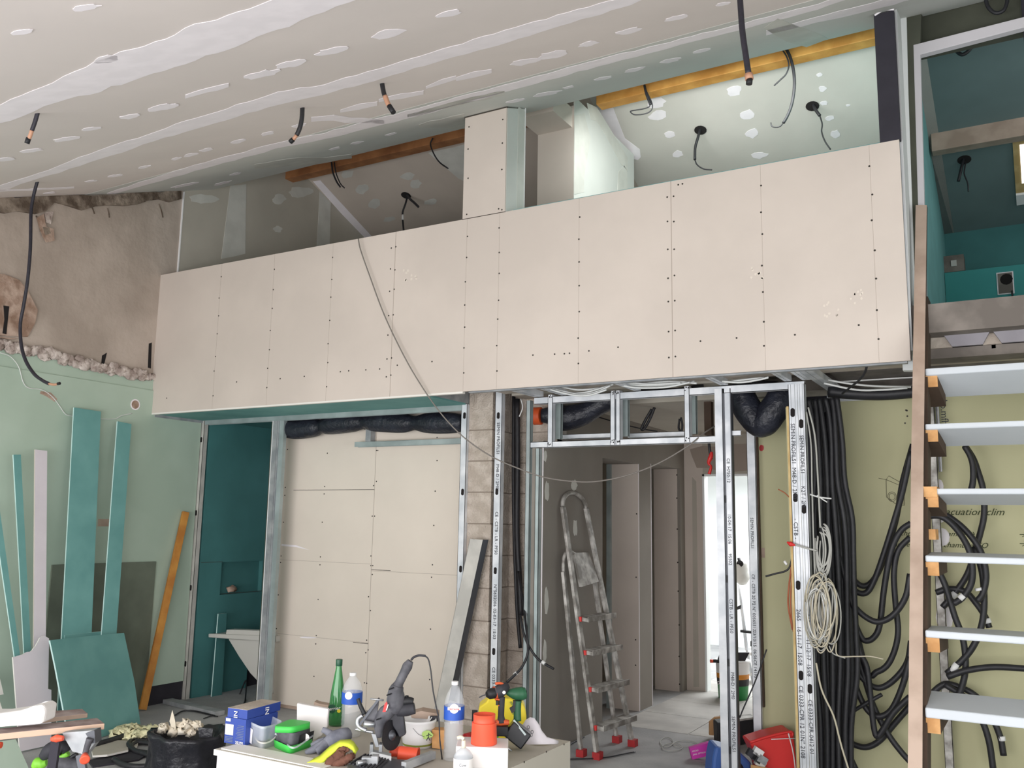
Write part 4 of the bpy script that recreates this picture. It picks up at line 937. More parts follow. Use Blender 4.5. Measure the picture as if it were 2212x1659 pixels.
for i, (lb, lst) in enumerate(hoses):
    Y = YO-.04*(i % 4)
    tails = {0: 0, 1: 0, 2: 1, 3: 0, 4: 1, 5: 1, 6: 1, 7: 1, 9: 1, 10: 0, 11: None}
    if tails.get(i) is not None and i < 10:
        lst = list(lst)
        if i == 9: lst = [(1846, 1392), (1826, 1330), (1812, 1240)]+lst if False else [(1812, 1250), (1832, 1350)]+lst
        else: lst = lst+([(1808, 1170), (1800, 1080), (1794, 980), (1786, 890)] if tails[i] == 0 else [(1826, 1300), (1810, 1200), (1800, 1090), (1790, 960)])
        lst = [(x+(3*(i % 3)+8*(i//4) if y < 1310 and x < 1832 else 0), y) for x, y in lst]
    r_ = .0185 if 'thin' not in lb else .012
    if i in (3, 4, 14, 15, 17): Y -= .05
    root = MB().tube([PY(x, y, Y) for x, y in lst], r_, 'cable', n=8).build('hose', label=lb, cat='hose')
    mk = {12: [(2064, 1280), (2056, 1290)], 14: [(2113, 1270), (2115, 1276)], 15: [(2082, 1286), (2074, 1294)], 16: [(2131, 1336), (2135, 1346)], 17: [(2068, 1434), (2056, 1450)], 20: [(2163, 1590), (2165, 1600)]}.get(i)
    if mk: MB().tube([PY(x, y, Y-.001) for x, y in mk], r_+.002, 'white', n=8).build('marker_ring', parent=root)
# wires and coil at the corner stud
for k, (lst, mm, r_, lb) in enumerate([
        ([(1746, 880), (1760, 940), (1766, 1020), (1770, 1100), (1772, 1140)], 'cable_grey', .006, 'grey wire hanging straight beside the double corner stud'),
        ([(1742, 890), (1752, 960), (1754, 1050), (1757, 1150), (1760, 1240)], 'cable_grey', .005, 'second grey wire hanging beside the double corner stud'),
        ([(1750, 1068), (1770, 1074), (1796, 1077)], 'cable_white', .005, 'pale wire end sticking out level to the right of the corner stud'),
        ([(1765, 1070), (1776, 1078), (1787, 1085)], 'cable_white', .004, 'second pale wire end pointing right and slightly down'),
        ([(1763, 1432), (1775, 1490), (1800, 1545), (1812, 1590), (1820, 1620), (1834, 1665)], 'cable_cream', .006, 'cream wire running down from the coil to the floor'),
        ([(1806, 1388), (1810, 1416), (1850, 1418), (1880, 1418), (1908, 1424)], 'cable_cream', .004, 'cream wire end crossing the black hoses level to the right'),
        ([(1791, 1395), (1800, 1412), (1826, 1422)], 'cable_grey', .004, 'grey wire end leaving the bottom of the coil'),
        ([(1712, 1175), (1735, 1182), (1765, 1190)], 'cable_grey', .006, 'grey wire crossing the corner stud with a red tip'),
        ([(1712, 1200), (1702, 1230), (1672, 1240), (1654, 1245)], 'cable', .006, 'dark twisted wire end sticking out of the olive board'),
        ([(1711, 1215), (1704, 1270), (1703, 1310), (1712, 1360)], 'cable_rust', .006, 'rust-coloured wire loop hanging left of the corner stud'),
        ([(1712, 1230), (1708, 1290), (1710, 1340), (1714, 1365)], 'cable_rust', .005, 'second rust-coloured wire beside the first loop'),
        ([(1681, 1057), (1694, 1064), (1705, 1074)], 'cable_rust', .004, 'short rust wire end above the handwritten marks on the narrow olive board'),
        ([(1656, 1403), (1632, 1470), (1606, 1530), (1598, 1550)], 'cable', .005, 'thin dark rod leaning at the foot of the slim stud')]):
    Y = 5.70 if k < 8 else 5.78
    o = MB().tube(pts(lst, Y=Y), r_, mm, n=6).build('wire', label=lb, cat='wire')
    if k == 7: MB().tube(pts([(1700, 1171), (1708, 1175), (1718, 1178)], Y=5.695), [.004, .016, .004], 'red', n=8).build('red_tip', parent=o)
    if k == 8: MB().tube(pts([(1694, 1212), (1700, 1220)], Y=5.775), .009, 'white', n=6).build('marker_ring', parent=o)
root = None
rnd = random.Random(21)
coil = MB()
for k in range(26):     # hanging coil of wire: each turn a narrow drooping loop
    cx = 1768+rnd.uniform(-9, 26); cy = 1318+rnd.uniform(-14, 16); w = rnd.uniform(7, 26); h = rnd.uniform(56, 84); Y = 5.68+rnd.uniform(-.035, .03); tl = rnd.uniform(-.12, .12)
    lst = [(cx+math.sin(a)*w+math.cos(a)*h*tl, cy-math.cos(a)*h*(1 if math.cos(a) < 0 else .9), Y) for a in [2*math.pi*i/12 for i in range(13)]]
    coil.tube(pts(lst), .0042, rnd.choice(['cable_cream', 'cable_grey', 'cable_white', 'cable_cream']), n=5, step=3)
coil.build('wire_coil', label='tangled hanging coil of cream and grey wire beside the double corner stud', cat='wire')
coil = MB()
for k in range(9):
    cx = 1776+rnd.uniform(-6, 10); cy = 1185+rnd.uniform(-6, 10); w = rnd.uniform(8, 17); h = rnd.uniform(34, 58); Y = 5.72
    lst = [(cx+math.sin(a)*w, cy-math.cos(a)*h, Y) for a in [2*math.pi*i/12 for i in range(11)]]
    coil.tube(pts(lst), .0045, 'cable_grey', n=5, step=3)
coil.build('wire_coil', label='smaller grey wire loops hanging above the tangled coil', cat='wire')
# hall cables
for lst, Y, r_, lb in [([(1414, 880), (1404, 905), (1392, 926), (1386, 926), (1394, 908), (1408, 884)], 6.6, .012, 'black cable ends hanging from the hall ceiling behind the middle bay'),
                   ([(1471, 902), (1474, 918), (1472, 931), (1466, 925), (1468, 905)], 6.6, .009, 'small black cable loop hanging from the hall ceiling'),
                   ([(1290, 900), (1330, 912), (1380, 925), (1420, 932)], 6.7, .005, 'thin dark wire drooping across the hall ceiling'),
                   ([(1530, 902), (1531, 940), (1532, 962), (1534, 978), (1537, 992)], 6.6, .012, 'black cable end above the red strands in the hall')]:
    MB().tube(pts(lst, Y=Y), r_, 'cable', n=6).build('hall_cable', label=lb, cat='cable')
MB().tube(pts([(1537, 976), (1536, 985), (1531, 1000), (1536, 1008), (1532, 1024)], Y=6.6), [.012, .02, .008, .014], 'red', n=6).build('red_strand', label='red plastic strands tied to a hanging black cable in the hall', cat='strand')
# handwriting and pencil sketch on the olive board
m = MB()
def note(txt, x, y, size, mm='ink_green', Y=GY-.003): m.text(txt, size, PY(x, y, Y), (1, 0, 0), (0, 0, 1), mm, ext=.0004, shear=.4)
note('evacuation clim', 2020, 1112, .062); note('jambe →', 2042, 1158, .046); note('chambre TO', 2037, 1182, .048); note('douche →', 1918, 1156, .046); note('jambe →', 1928, 1180, .042); note('→ t', 2198, 1160, .05); note('→ c', 2198, 1180, .05)
def ln(lst, r_=.0022, mm='pencil'): m.tube(pts(lst, Y=GY-.002), r_, mm, n=4, path=False)
ln([(1914, 1036), (1915, 1074), (1942, 1094)]); ln([(1914, 1036), (1947, 1050), (1940, 1090)]); ln([(1898, 1033), (1914, 1036), (1920, 1028), (1952, 1046)]); ln([(1947, 1050), (1953, 1050), (1953, 1092), (1942, 1092)])
for rr_ in (.018, .026): m.tube([PY(1927, 1073, GY-.002)+Vector((math.cos(a)*rr_, 0, math.sin(a)*rr_*1.2)) for a in [2*math.pi*i/14 for i in range(15)]], .002, 'pencil', n=4)
struct('trim_3', m)
# ------------------------------------------------------------------ stair
Kd = Vector((dv.x, dv.y, 0)).normalized(); Rd = rv0.normalized(); UP = Vector((0, 0, 1))
def mpp(P): return (Vector(P)-CAM).dot(dv)/F
def PV(x, y, base, back=0.0): return PP(x, y, Vector(base)+Kd*back, Kd)
sn = Vector((0, 1, -.44)); sp0 = Vector((0, 3.956, 0))
ST = thing('open_stair', (-.4, 4.0, 0), 'steep open wooden stair with pale treads, its brown stringer seen edge on', 'stair')
q = [PP(x, y, sp0, sn) for x, y in [(1978, 443), (2002, 443), (1995, 1000), (1992.5, 1659), (1992, 1760), (1959, 1760), (1961, 1659), (1968, 1000)]]
MB().prism(q, Vector((0, .045, 0)), 'wood_brown', 'wood_dark').build('stringer', parent=ST)
q = [PP(x, y, sp0+Vector((0, .045, 0)), sn) for x, y in [(1985, 640), (2004, 640), (2004, 1000), (2003, 1659), (2003, 1760), (1975, 1760), (1975, 1000)]]
MB().prism(q, Vector((0, .16, 0)), 'wood_dark').build('stringer', parent=ST)
MB().prism([p+Vector((1.02, 0, 0)) for p in q], Vector((0, .16, 0)), 'wood_dark').build('stringer', parent=ST)
for y, tilt, t in [(795, -.09, .036), (915, -.07, .028), (1055, -.045, .028), (1200, .012, .03), (1362, 0.0, .032), (1530, .037, .042), (1722, .03, .04)]:
    v = ray(2010, y); e = v.z/v.y; Zt = (1.6+e*(3.956+.07))/(1-.44*e); Yt = 3.956+.07+.44*Zt
    Yt = Yt-.06; Zt = 1.6+e*Yt; D_ = .24; xl = PY(1998, y, Yt).x; xr = xl+1.06
    tr = MB().hexa([(xl, Yt, Zt-t), (xr, Yt, Zt-t), (xr, Yt+D_, Zt-t+tilt), (xl, Yt+D_, Zt-t+tilt), (xl, Yt, Zt), (xr, Yt, Zt), (xr, Yt+D_, Zt+tilt), (xl, Yt+D_, Zt+tilt)], 'tread').build('tread', parent=ST, bevel=.006)
    c = MB(); w = .055; h = .062
    c.hexa([(xl+.0, Yt+.02, Zt-t-h), (xl+w, Yt+.02, Zt-t-h), (xl+w+.02, Yt+.2, Zt-t-h+tilt*.9), (xl, Yt+.2, Zt-t-h+tilt*.9), (xl, Yt+.02, Zt-t), (xl+w, Yt+.02, Zt-t), (xl+w+.02, Yt+.2, Zt-t+tilt*.9), (xl, Yt+.2, Zt-t+tilt*.9)], 'wood_dark')
    c.box((xl, Yt+.012, Zt-t-h), (xl+w, Yt+.02, Zt-t), 'wood_end'); c.build('cleat', parent=ST)
for (x, y) in [(2006, 1152), (2009, 1060)]:
    p = PY(x, y, 4.75); MB().box((p.x-.03, 4.75, p.z-.03), (p.x+.03, 4.9, p.z+.02), 'wood_end').build('cleat', parent=ST)
stud('dirty pale steel stud standing behind the left end of the treads', PY(2006, 1000, 6.24).x, PY(2024, 1000, 6.24).x, 6.24, 0, 2.44, m='alu_dirty', ribs=False, d=.05)
a = PY(2020, 858, 6.29); b = PY(2038, 1019, 6.29)
o = MB().box((a.x, 6.28, b.z), (b.x-.01, 6.30, a.z), 'alu_dirty').box((a.x, 6.27, b.z), (a.x+.006, 6.3, a.z), 'steel_dark').box(((a.x+b.x)/2, 6.275, b.z), ((a.x+b.x)/2+.006, 6.3, a.z), 'galv_dull').build('profile_offcut', label='short ribbed steel profile piece fixed on the olive board behind the upper treads', cat='profile')
MB().text('Lp.mfh', .06, (a.x+.03, 6.278, a.z-.02), ZD, XR, 'ink').build('printed_lettering', parent=o)

# ------------------------------------------------------------------ step ladder closed and leaning on the hall wall
LA = thing('step_ladder', (-2.75, 6.1, 0), 'plaster-spattered aluminium step ladder with red feet leaning on the hall wall', 'ladder')
fL, fR = PZ(1291, 1640, .0), PZ(1367, 1612, .0); tL, tR = PX(1216, 1095, -3.03), PX(1266, 1098, -3.03)
def lrp(a, b, t): return a+(b-a)*t
w_ = .042
def stile(a, b, name, mm='alu_dirty', w=.056, t=.024):
    s_ = MB().bar(a, b, w, t, mm, side=(0, 1, 0)).build(name, parent=LA, bevel=.004); return s_
stile(fL, tL, 'stile'); stile(fR, tR, 'stile')
c0 = (tL+tR)/2; hw = (tR-tL)/2; ax = (tL-fL).normalized()
MB().tube([c0+hw*math.cos(a)+ax*math.sin(a)*.115 for a in [math.pi*i/12 for i in range(13)]], .017, 'alu_dirty', n=8).build('hoop', parent=LA)
rL0, rR0 = PZ(1256, 1634, 0), PZ(1333, 1604, 0); rL1 = PX(1217, 1235, -3.0); rR1 = PX(1282, 1240, -3.0)
stile(rL0, rL1, 'rear_stile', w=.040); stile(rR0, rR1, 'rear_stile', w=.040)
MB().tube([rL1, PX(1217, 1215, -3.0), PX(1220, 1200, -3.0), PX(1227, 1190, -2.99), PX(1240, 1196, -2.98)], .014, 'alu_dirty', n=8).build('rear_hoop', parent=LA)
for yy in (1337, 1410, 1489, 1572):
    tt = [k/400 for k in range(401)]
    def py_of(P): v = P-CAM; return CY-F*v.dot(uv)/v.dot(dv)
    k = min(tt, key=lambda t: abs(py_of(lrp(fL, tL, t))-yy)); A = lrp(fL, tL, k); B_ = lrp(fR, tR, k); u_ = (B_-A).normalized()
    nn = Vector((1, 0, 0)); c_ = (A+B_)/2+nn*.03
    MB().obox(c_, (B_-A)/2, nn*.048-Vector((0, 0, .004)), UP*.014, 'alu_dirty').obox(c_+nn*.046, (B_-A)/2, nn*.004, UP*.020, 'alu_dirty').build('step', parent=LA, bevel=.003)
    MB().obox(A+nn*.012+UP*.0, u_*.012, nn*.016, UP*.016, 'red').build('red_bracket', label='red plastic bracket', parent=LA)
P_ = [PX(1241, 1194, -2.97), PX(1272, 1193, -2.97), PX(1294, 1256, -2.90), PX(1256, 1268, -2.90)]
MB().prism(P_, Vector((-.02, 0, 0)), 'alu_dirty').build('platform', parent=LA)
for p in (fL, fR, rL0, rR0): MB().obox(p+UP*.025, Vector((.028, 0, 0)), Vector((0, .032, 0)), UP*.024, 'red_dark').build('foot', parent=LA, label='red foot')

# ------------------------------------------------------------------ offcuts leaning on the left wall
pn = Vector((1, 0, .135)); pp0 = Vector((-6.60, 0, 2.45))
def lean(name, label, top, low, th=.0125, m='teal', edge='teal_edge', p0=pp0, n=pn, zb=.006, cat='board'):
    TL, TR = [PP(x, y, p0, n) for x, y in top]; BL, BR = [PP(x, y, p0, n) for x, y in low]
    def dn(a, b): d_ = b-a; return a+d_*((zb-a.z)/d_.z)
    BL2, BR2 = dn(TL, BL), dn(TR, BR)
    return MB().prism([TL, TR, BR2, BL2], n.normalized()*-th, m, edge).build(name, label=label, cat=cat)
lean('teal_plank', 'wide teal board strip with a white left edge leaning tall against the green wall', [(160, 880), (218, 889)], [(134, 1365), (198, 1365)])
lean('teal_plank', 'narrower teal board strip leaning to the right of the widest one', [(254, 910), (284, 916)], [(220, 1368), (252, 1366)], p0=pp0+Vector((.02, 0, 0)))
lean('beige_strip', 'slim beige-pink strip leaning upright against the green wall', [(76, 971), (102, 974)], [(73, 1400), (99, 1385)], m='gypsum_white', edge='board', p0=pp0+Vector((.03, 0, 0)))
lean('teal_batten', 'thin bright teal strip leaning left of the beige-pink one', [(29, 982), (45, 982)], [(52, 1405), (67, 1405)], m='teal', p0=pp0-Vector((.0, 0, 0)))
lean('teal_batten', 'teal strip with white edge cut by the left picture edge', [(-16, 1090), (-2, 1090)], [(31, 1415), (43, 1413)], m='teal', p0=pp0+Vector((.06, 0, 0)))
m = MB(); p0 = Vector((-6.28, 0, 1.0)); n_ = Vector((1, 0, .22))
out = dens([(28, 1420), (50, 1413), (70, 1405), (80, 1390), (86, 1378), (93, 1373), (106, 1379), (105, 1440), (104, 1489), (111, 1491), (111, 1560)], 5, 1.2, 3)
pl = [PP(x, y, p0, n_) for x, y in out]; a_, b_ = pl[-1], pl[0]
pl += [PP(111, 1500, p0, n_)+(PP(111, 1600, p0, n_)-PP(111, 1500, p0, n_))*((.01-PP(111, 1500, p0, n_).z)/(PP(111, 1600, p0, n_)-PP(111, 1500, p0, n_)).z)]
pl += [PP(27, 1500, p0, n_)+(PP(40, 1600, p0, n_)-PP(27, 1500, p0, n_))*((.01-PP(27, 1500, p0, n_).z)/(PP(40, 1600, p0, n_)-PP(27, 1500, p0, n_)).z)]
m.prism(pl, n_.normalized()*-.0125, 'gypsum_white', 'board_edge').build('torn_board', label='torn off-white plasterboard piece with a jagged top leaning left of the big teal board', cat='board')
# big teal board
A, B_ = PZ(206, 1597, .004), PZ(304, 1567, .004); C_1 = PX(268, 1367, -6.24)
nn = (B_-A).cross(C_1-A).normalized(); nn = nn if nn.x > 0 else -nn
pl = [PP(x, y, A, nn) for x, y in [(108, 1383), (200, 1373), (268, 1367), (291, 1475), (304, 1567), (207, 1596), (150, 1600), (120, 1440)]]
MB().prism(pl, nn*-.0125, 'teal', 'teal_edge').build('teal_board', label='large square teal board leaning in front of the teal strips', cat='board')
MB().prism([PX(x, y, -6.36) for x, y in [(140, 1372), (240, 1362), (240, 1376), (140, 1386)]], Vector((-.0125, 0, 0)), 'teal', 'teal_edge').build('teal_board', label='second teal board barely showing above the large square one', cat='board')
# lath
a = PX(401, 1106, -6.63); b = PZ(308, 1533, .01); d_ = (b-a).normalized()
MB().bar(a, b, .06, .03, 'lath', side=(.3, 1, 0)).build('wooden_lath', label='orange-yellow wooden lath leaning on the corner track beside the bathroom', cat='lath', bevel=.002)
# steel track leaning at the block column
a = PY(1029, 1165, 5.66); b = PZ(935, 1592, .05)
a = Vector((a.x, 5.70, a.z)); tv = (b-a); m = MB()
al, ar = PY(1015, 1164, 5.66), PY(1043, 1166, 5.66); bl, br = PZ(924, 1600, .02), PZ(962, 1600, .02); bl.y = br.y = min(bl.y, br.y)
m.prism([al, ar, br, bl], Vector((0, .006, 0)), 'profile_pale')
m.prism([ar, ar+Vector((.012, .06, 0)), br+Vector((.012, .06, 0)), br], Vector((-.003, 0, 0)), 'steel_dark'); m.prism([al, al+Vector((0, .06, 0)), bl+Vector((0, .06, 0)), bl], Vector((.003, 0, 0)), 'galv_dull')
m.build('leaning_profile', label='wide dusty pale steel profile leaning against the block column', cat='profile')
# ------------------------------------------------------------------ bathroom
BN = thing('shower_tub', (-6.2, 6.1, .3), 'white shower tub with a wide rim standing on edge in the teal bathroom', 'tub')
yb = 5.90
r0 = [PY(x, y, yb) for x, y in [(450, 1369), (596, 1374), (596, 1387), (450, 1377)]]
MB().prism(r0, Vector((0, .42, 0)), 'basin').build('rim', parent=BN, bevel=.006)
MB().prism([PY(x, y, yb+.02) for x, y in [(489, 1360), (594, 1363), (594, 1375), (487, 1371)]], Vector((0, .1, 0)), 'basin').build('upstand', parent=BN, bevel=.006)
f0 = [PY(x, y, yb+.03) for x, y in [(492, 1380), (592, 1385), (588, 1500), (575, 1492), (540, 1455), (515, 1418)]]
MB().prism(f0, Vector((0, .34, 0)), 'basin').build('bowl', parent=BN, bevel=.01)
MB().prism([PX(x, y, -6.55) for x, y in [(472, 1326), (490, 1325), (479, 1506), (457, 1509)]], Vector((-.0125, 0, 0)), 'teal_deep', 'teal_edge').build('teal_plank', label='short teal strip with a pale edge leaning inside the bathroom behind the white rim', cat='board')
MB().ball(PX(500, 1274, -6.62)+Vector((0, 0, .01)), .04, 'plaster_pink', n=5, sc=(.8, 1.4, .7)).jitter(.012, 5).build('plaster_crumbs', label='small heap of pale crumbs in the dark bathroom niche', cat='plaster', kind='stuff')
MB().tube([PZ(518, 1499, .01), PZ(530, 1494, .012)+UP*.1, PZ(530, 1510, .01), PZ(526, 1522, .01)], .007, 'cable', n=6).build('floor_cable', label='black cable end on the floor at the bathroom opening', cat='cable')
MB().bar(PZ(362, 1514, .02), PZ(475, 1541, .02), .09, .035, 'galv_dull', side=(0, 1, 0)).build('floor_rail', label='dusty steel rail lying on the floor before the bathroom', cat='rail')
for lst, r_, lb in [([(378, 1545), (395, 1536), (420, 1536), (448, 1542), (470, 1548)], .006, 'thin black cable curving over the floor before the bathroom'), ([(480, 1535), (462, 1544), (440, 1552)], .005, 'short black cable end pointing at the bathroom opening'),
                ([(200, 1611), (235, 1601), (270, 1590), (320, 1580)], .022, 'thick dark hose running along the floor behind the bin bag'), ([(320, 1600), (290, 1598), (278, 1606), (284, 1618), (304, 1626), (326, 1628)], .017, 'dark hose coil on the floor left of the bin bag'),
                ([(326, 1606), (298, 1604), (284, 1612), (294, 1622), (326, 1634)], .016, 'inner dark hose coil on the floor left of the bin bag'), ([(246, 1640), (262, 1650), (290, 1656), (330, 1655)], .018, 'grey hose end with a pale tip near the bin bag')]:
    MB().tube([PZ(x, y, r_+.004) for x, y in lst], r_, 'cable', n=8).build('floor_hose' if r_ > .01 else 'floor_cable', label=lb, cat='hose' if r_ > .01 else 'cable')
MB().prism([PZ(x, y, .02) for x, y in [(196, 1612), (232, 1598), (300, 1600), (296, 1612), (240, 1626), (200, 1630)]], -UP*.0125, 'board_grey', 'board_edge').build('board_offcut', label='flat grey plasterboard offcut on the floor by the hose', cat='board')
MB().prism([PZ(x, y, .036) for x, y in [(200, 1622), (236, 1618), (276, 1614), (277, 1620), (232, 1630), (200, 1632)]], -UP*.0125, 'board_grey', 'board_edge').build('board_offcut', label='small offcut with bright torn edge lying on the flat grey one', cat='board')
MB().prism([PZ(x, y, .012) for x, y in [(190, 1642), (300, 1618), (330, 1622), (300, 1640), (200, 1655)]], -UP*.01, 'felt_and_shade').build('felt_strip', label='black strip lying on the floor below the plasterboard offcuts', cat='strip')
m = MB(); c = PZ(300, 1583, .03)
for k in range(9): m.ball(c+Vector((random.uniform(-.14, .14), random.uniform(-.10, .10), random.uniform(-.01, .03))), random.uniform(.04, .075), 'wool', n=6, sc=(1.5, 1.2, .55))
m.jitter(.02, 6).build('wool_scrap', label='pale yellow insulation wool scrap on the floor at the foot of the big teal board', cat='insulation')
# thin cable on hall floor and small things
for lst, lb in [([(1230, 1640), (1270, 1639), (1310, 1636), (1350, 1628), (1372, 1624)], 'thin dark cable lying on the floor past the ladder feet'), ([(1225, 1612), (1245, 1600), (1262, 1592)], 'short dark cable on the floor beside the work table')]:
    MB().tube([PZ(x, y, .008) for x, y in lst], .005, 'cable', n=6).build('floor_cable', label=lb, cat='cable')
m = MB()
for (cx_, cy_, a_, b_) in [(1452, 1614, 22, 8), (1480, 1607, 26, 7), (1440, 1603, 14, 10)]:
    m.tube([PZ(cx_+a_*math.cos(t), cy_+b_*math.sin(t), .008) for t in [2*math.pi*i/14 for i in range(15)]], .003, 'cable_grey', n=5, step=2)
m.build('wire_offcuts', label='loose curls of thin grey wire on the hall floor', cat='wire', kind='stuff')
# ------------------------------------------------------------------ beyond the tall studs
b0 = PZ(1584, 1509, 0); s = mpp(b0)
BK = thing('filler_bucket', b0, 'white, orange, black and green filler bucket seen behind the tall door stud', 'bucket')
MB().lathe(b0, [(31*s, 0, 'bucket_green'), (33*s, 30*s, 'bucket_green'), (33.6*s, 30.1*s, 'black'), (34.5*s, 44*s, 'black'), (34.6*s, 44.1*s, 'bucket_amber'), (35*s, 54*s, 'bucket_amber'), (35*s, 54.1*s, 'white'), (36*s, 76*s, 'white'), (38*s, 77*s, 'white'), (38*s, 82*s, 'white')], 'bucket_green', n=24).build('pot', parent=BK)
t_ = MB()
for txt, x, y, sz_, mm in [('DA', 1549, 1478, 9, 'white'), ('JOINT', 1575, 1469, 8, 'red')]: t_.text(txt, sz_*s, PV(x, y, b0, -36*s), Rd, UP, mm)
t_.build('lettering', parent=BK)
tw = thing('plastering_trowel', PV(1585, 1428, b0), 'black plastering trowel with orange-tipped handle lying on the filler bucket', 'trowel')
MB().prism([PV(x, y, b0, -20*s) for x, y in [(1557, 1410), (1619, 1410), (1607, 1433), (1549, 1432)]], Kd*.03-UP*.0, 'black_soft').build('blade', parent=tw)
MB().tube([PV(1556, 1428, b0, -22*s), PV(1540, 1428, b0, -22*s)], 3.4*s, 'black', n=8).build('grip', parent=tw); MB().tube([PV(1540, 1428, b0, -22*s), PV(1534, 1428, b0, -22*s)], 3.5*s, 'orange', n=8).build('grip_tip', parent=tw)
y9 = 9.6
L2 = thing('platform_ladder', PY(1610, 1400, y9), 'slim aluminium ladder with black joints standing in the bright end room', 'ladder')
for a_, b_, r_ in [((1597, 1262), (1613, 1404), .018), ((1626, 1180), (1638, 1500), .012), ((1590, 1310), (1587, 1390), .016)]: MB().tube([PY(*a_, y9), PY(*b_, y9)], r_, 'galv', n=8).build('rail', parent=L2)
MB().tube([PY(1613, 1402, y9), PY(1622, 1450, y9), PY(1632, 1500, y9)], .016, 'galv', n=8).build('rail', parent=L2)
for p in [[(1588, 1312), (1600, 1307), (1598, 1316), (1590, 1318)], [(1599, 1361), (1625, 1364), (1625, 1369), (1599, 1366)], [(1621, 1385), (1626, 1384), (1626, 1396), (1621, 1396)]]:
    MB().prism([PY(x, y, y9-.03) for x, y in p], (0, .05, 0), 'black').build('joint', parent=L2)
for y in (1408, 1452): MB().box((PY(1612, y, y9).x, y9-.03, PY(1612, y+6, y9).z), (PY(1640, y, y9).x, y9+.2, PY(1612, y, y9).z), 'white').build('step', parent=L2)
c = PY(1600, 1218, 9.5); s = mpp(c)
sl = thing('white_spool', c, 'round white spool with black grip above the slim ladder in the bright room', 'spool')
MB().lathe(c-Vector((0, .0, 20*s)), [(8*s, -24*s), (16*s, -14*s), (17*s, -4*s), (15*s, 0), (17*s, 6*s), (18*s, 20*s), (16*s, 26*s), (4*s, 27*s)], 'basin', n=20, axis=(-.1, -.35, 1)).build('drum', parent=sl)
MB().tube([PV(1596, 1206, c, -.1), PV(1598, 1216, c, -.12)], 3.5*s, 'black', n=8).build('grip', parent=sl); MB().lathe(PV(1598, 1218, c, -.11), [(7*s, 0), (7*s, .02)], 'hole', n=14, axis=(0, 1, .3)).build('bore', parent=sl)
# black case, card, bags at the foot of the studs
b0 = PZ(1600, 1610, 0)
m = MB().prism([PV(x, y, b0) for x, y in [(1549, 1562), (1632, 1553), (1634, 1598), (1600, 1610), (1551, 1612)]], Kd*.14, 'black').build('black_case', label='black plastic case standing on the floor behind the tall studs', cat='case', bevel=.01)
t = MB(); t.prism([PV(x, y, b0, -.004) for x, y in [(1596, 1554), (1630, 1549), (1630, 1553), (1596, 1558)]], Kd*.12, 'alu_dirty'); t.build('lid_edge', parent=m)
MB().prism([PV(x, y, b0, .2) for x, y in [(1533, 1560), (1545, 1550), (1562, 1548), (1562, 1590), (1533, 1588)]], Kd*.03, 'card').build('cardboard_piece', label='brown cardboard piece standing behind the black case', cat='cardboard')
b1 = PZ(1495, 1641, 0)
m = MB().prism([PV(x, y, b1) for x, y in [(1490, 1617), (1530, 1605), (1549, 1603), (1549, 1628), (1496, 1641)]], Kd*.05, 'magenta').build('magenta_box', label='magenta cardboard packet lying on the hall floor', cat='packet')
t = MB(); t.text('MICRO', 4.5*mpp(b1), PV(1495, 1625, b1, -.003), (Rd+UP*.22), UP, 'white'); t.text('DIAL OPTION', 4.5*mpp(b1), PV(1497, 1632, b1, -.003), (Rd+UP*.22), UP, 'white'); t.build('lettering', parent=m)
b2 = PZ(1580, 1680, 0)
m = MB()
m.prism([PV(x, y, b2) for x, y in [(1546, 1612), (1562, 1616), (1600, 1626), (1625, 1650), (1622, 1700), (1536, 1700), (1540, 1640)]], Kd*.22, 'blue_bag').build('blue_bag', label='blue shopping bag slumped on the floor between the tall studs', cat='bag', bevel=.02)
MB().tube([PV(1560, 1659, b2, -.01), PV(1566, 1645, b2, -.01), PV(1585, 1643, b2, -.01), PV(1600, 1655, b2, -.01), PV(1604, 1670, b2, -.01)], .012, 'black', n=6).build('bag_handle', parent=bpy.data.objects['blue_bag'])
b3 = PZ(1690, 1690, 0)
m = MB().prism([PV(x, y, b3) for x, y in [(1619, 1604), (1660, 1591), (1706, 1580), (1714, 1582), (1728, 1700), (1650, 1700), (1636, 1640)]], Kd*.2, 'red').build('red_tool_case', label='glossy red case leaning at the foot of the olive board', cat='case', bevel=.012)
MB().tube([PV(x, y, b3, -.004) for x, y in [(1620, 1604), (1660, 1591), (1707, 1581), (1712, 1590)]], .009, 'red', n=8).build('rim', parent=m)
MB().tube([PV(1703, 1584, b3, -.008), PV(1714, 1630, b3, -.008), PV(1722, 1700, b3, -.008)], .0045, 'paper', n=6).build('seam', parent=m)
MB().tube([PV(1666, 1597, b3, -.03), PV(1718, 1595, b3, -.03)], .003, 'white', n=6).build('white_wire', label='thin white wire lying across the top of the red case', cat='wire')
m = MB()
for k, (x, y, mm) in enumerate([(1624, 1628, 'black_soft'), (1634, 1637, 'black_soft'), (1637, 1624, 'white'), (1646, 1640, 'galv_dull'), (1642, 1648, 'basin')]):
    p = PV(x, y, b3, -.06); m.obox(p, (Rd*.8-UP*.5)*.032, (Rd*.5+UP*.8)*.024, Kd*.02, mm)
m.build('bracket_pile', label='small black, white and grey plastic brackets leaning on the red case', cat='bracket', kind='stuff')
MB().prism([PV(x, y, b3, -.1) for x, y in [(1622, 1652), (1662, 1660), (1662, 1690), (1622, 1690)]], Kd*.01, 'card').build('cardboard_piece', label='brown cardboard edge at the bottom below the plastic brackets', cat='cardboard')

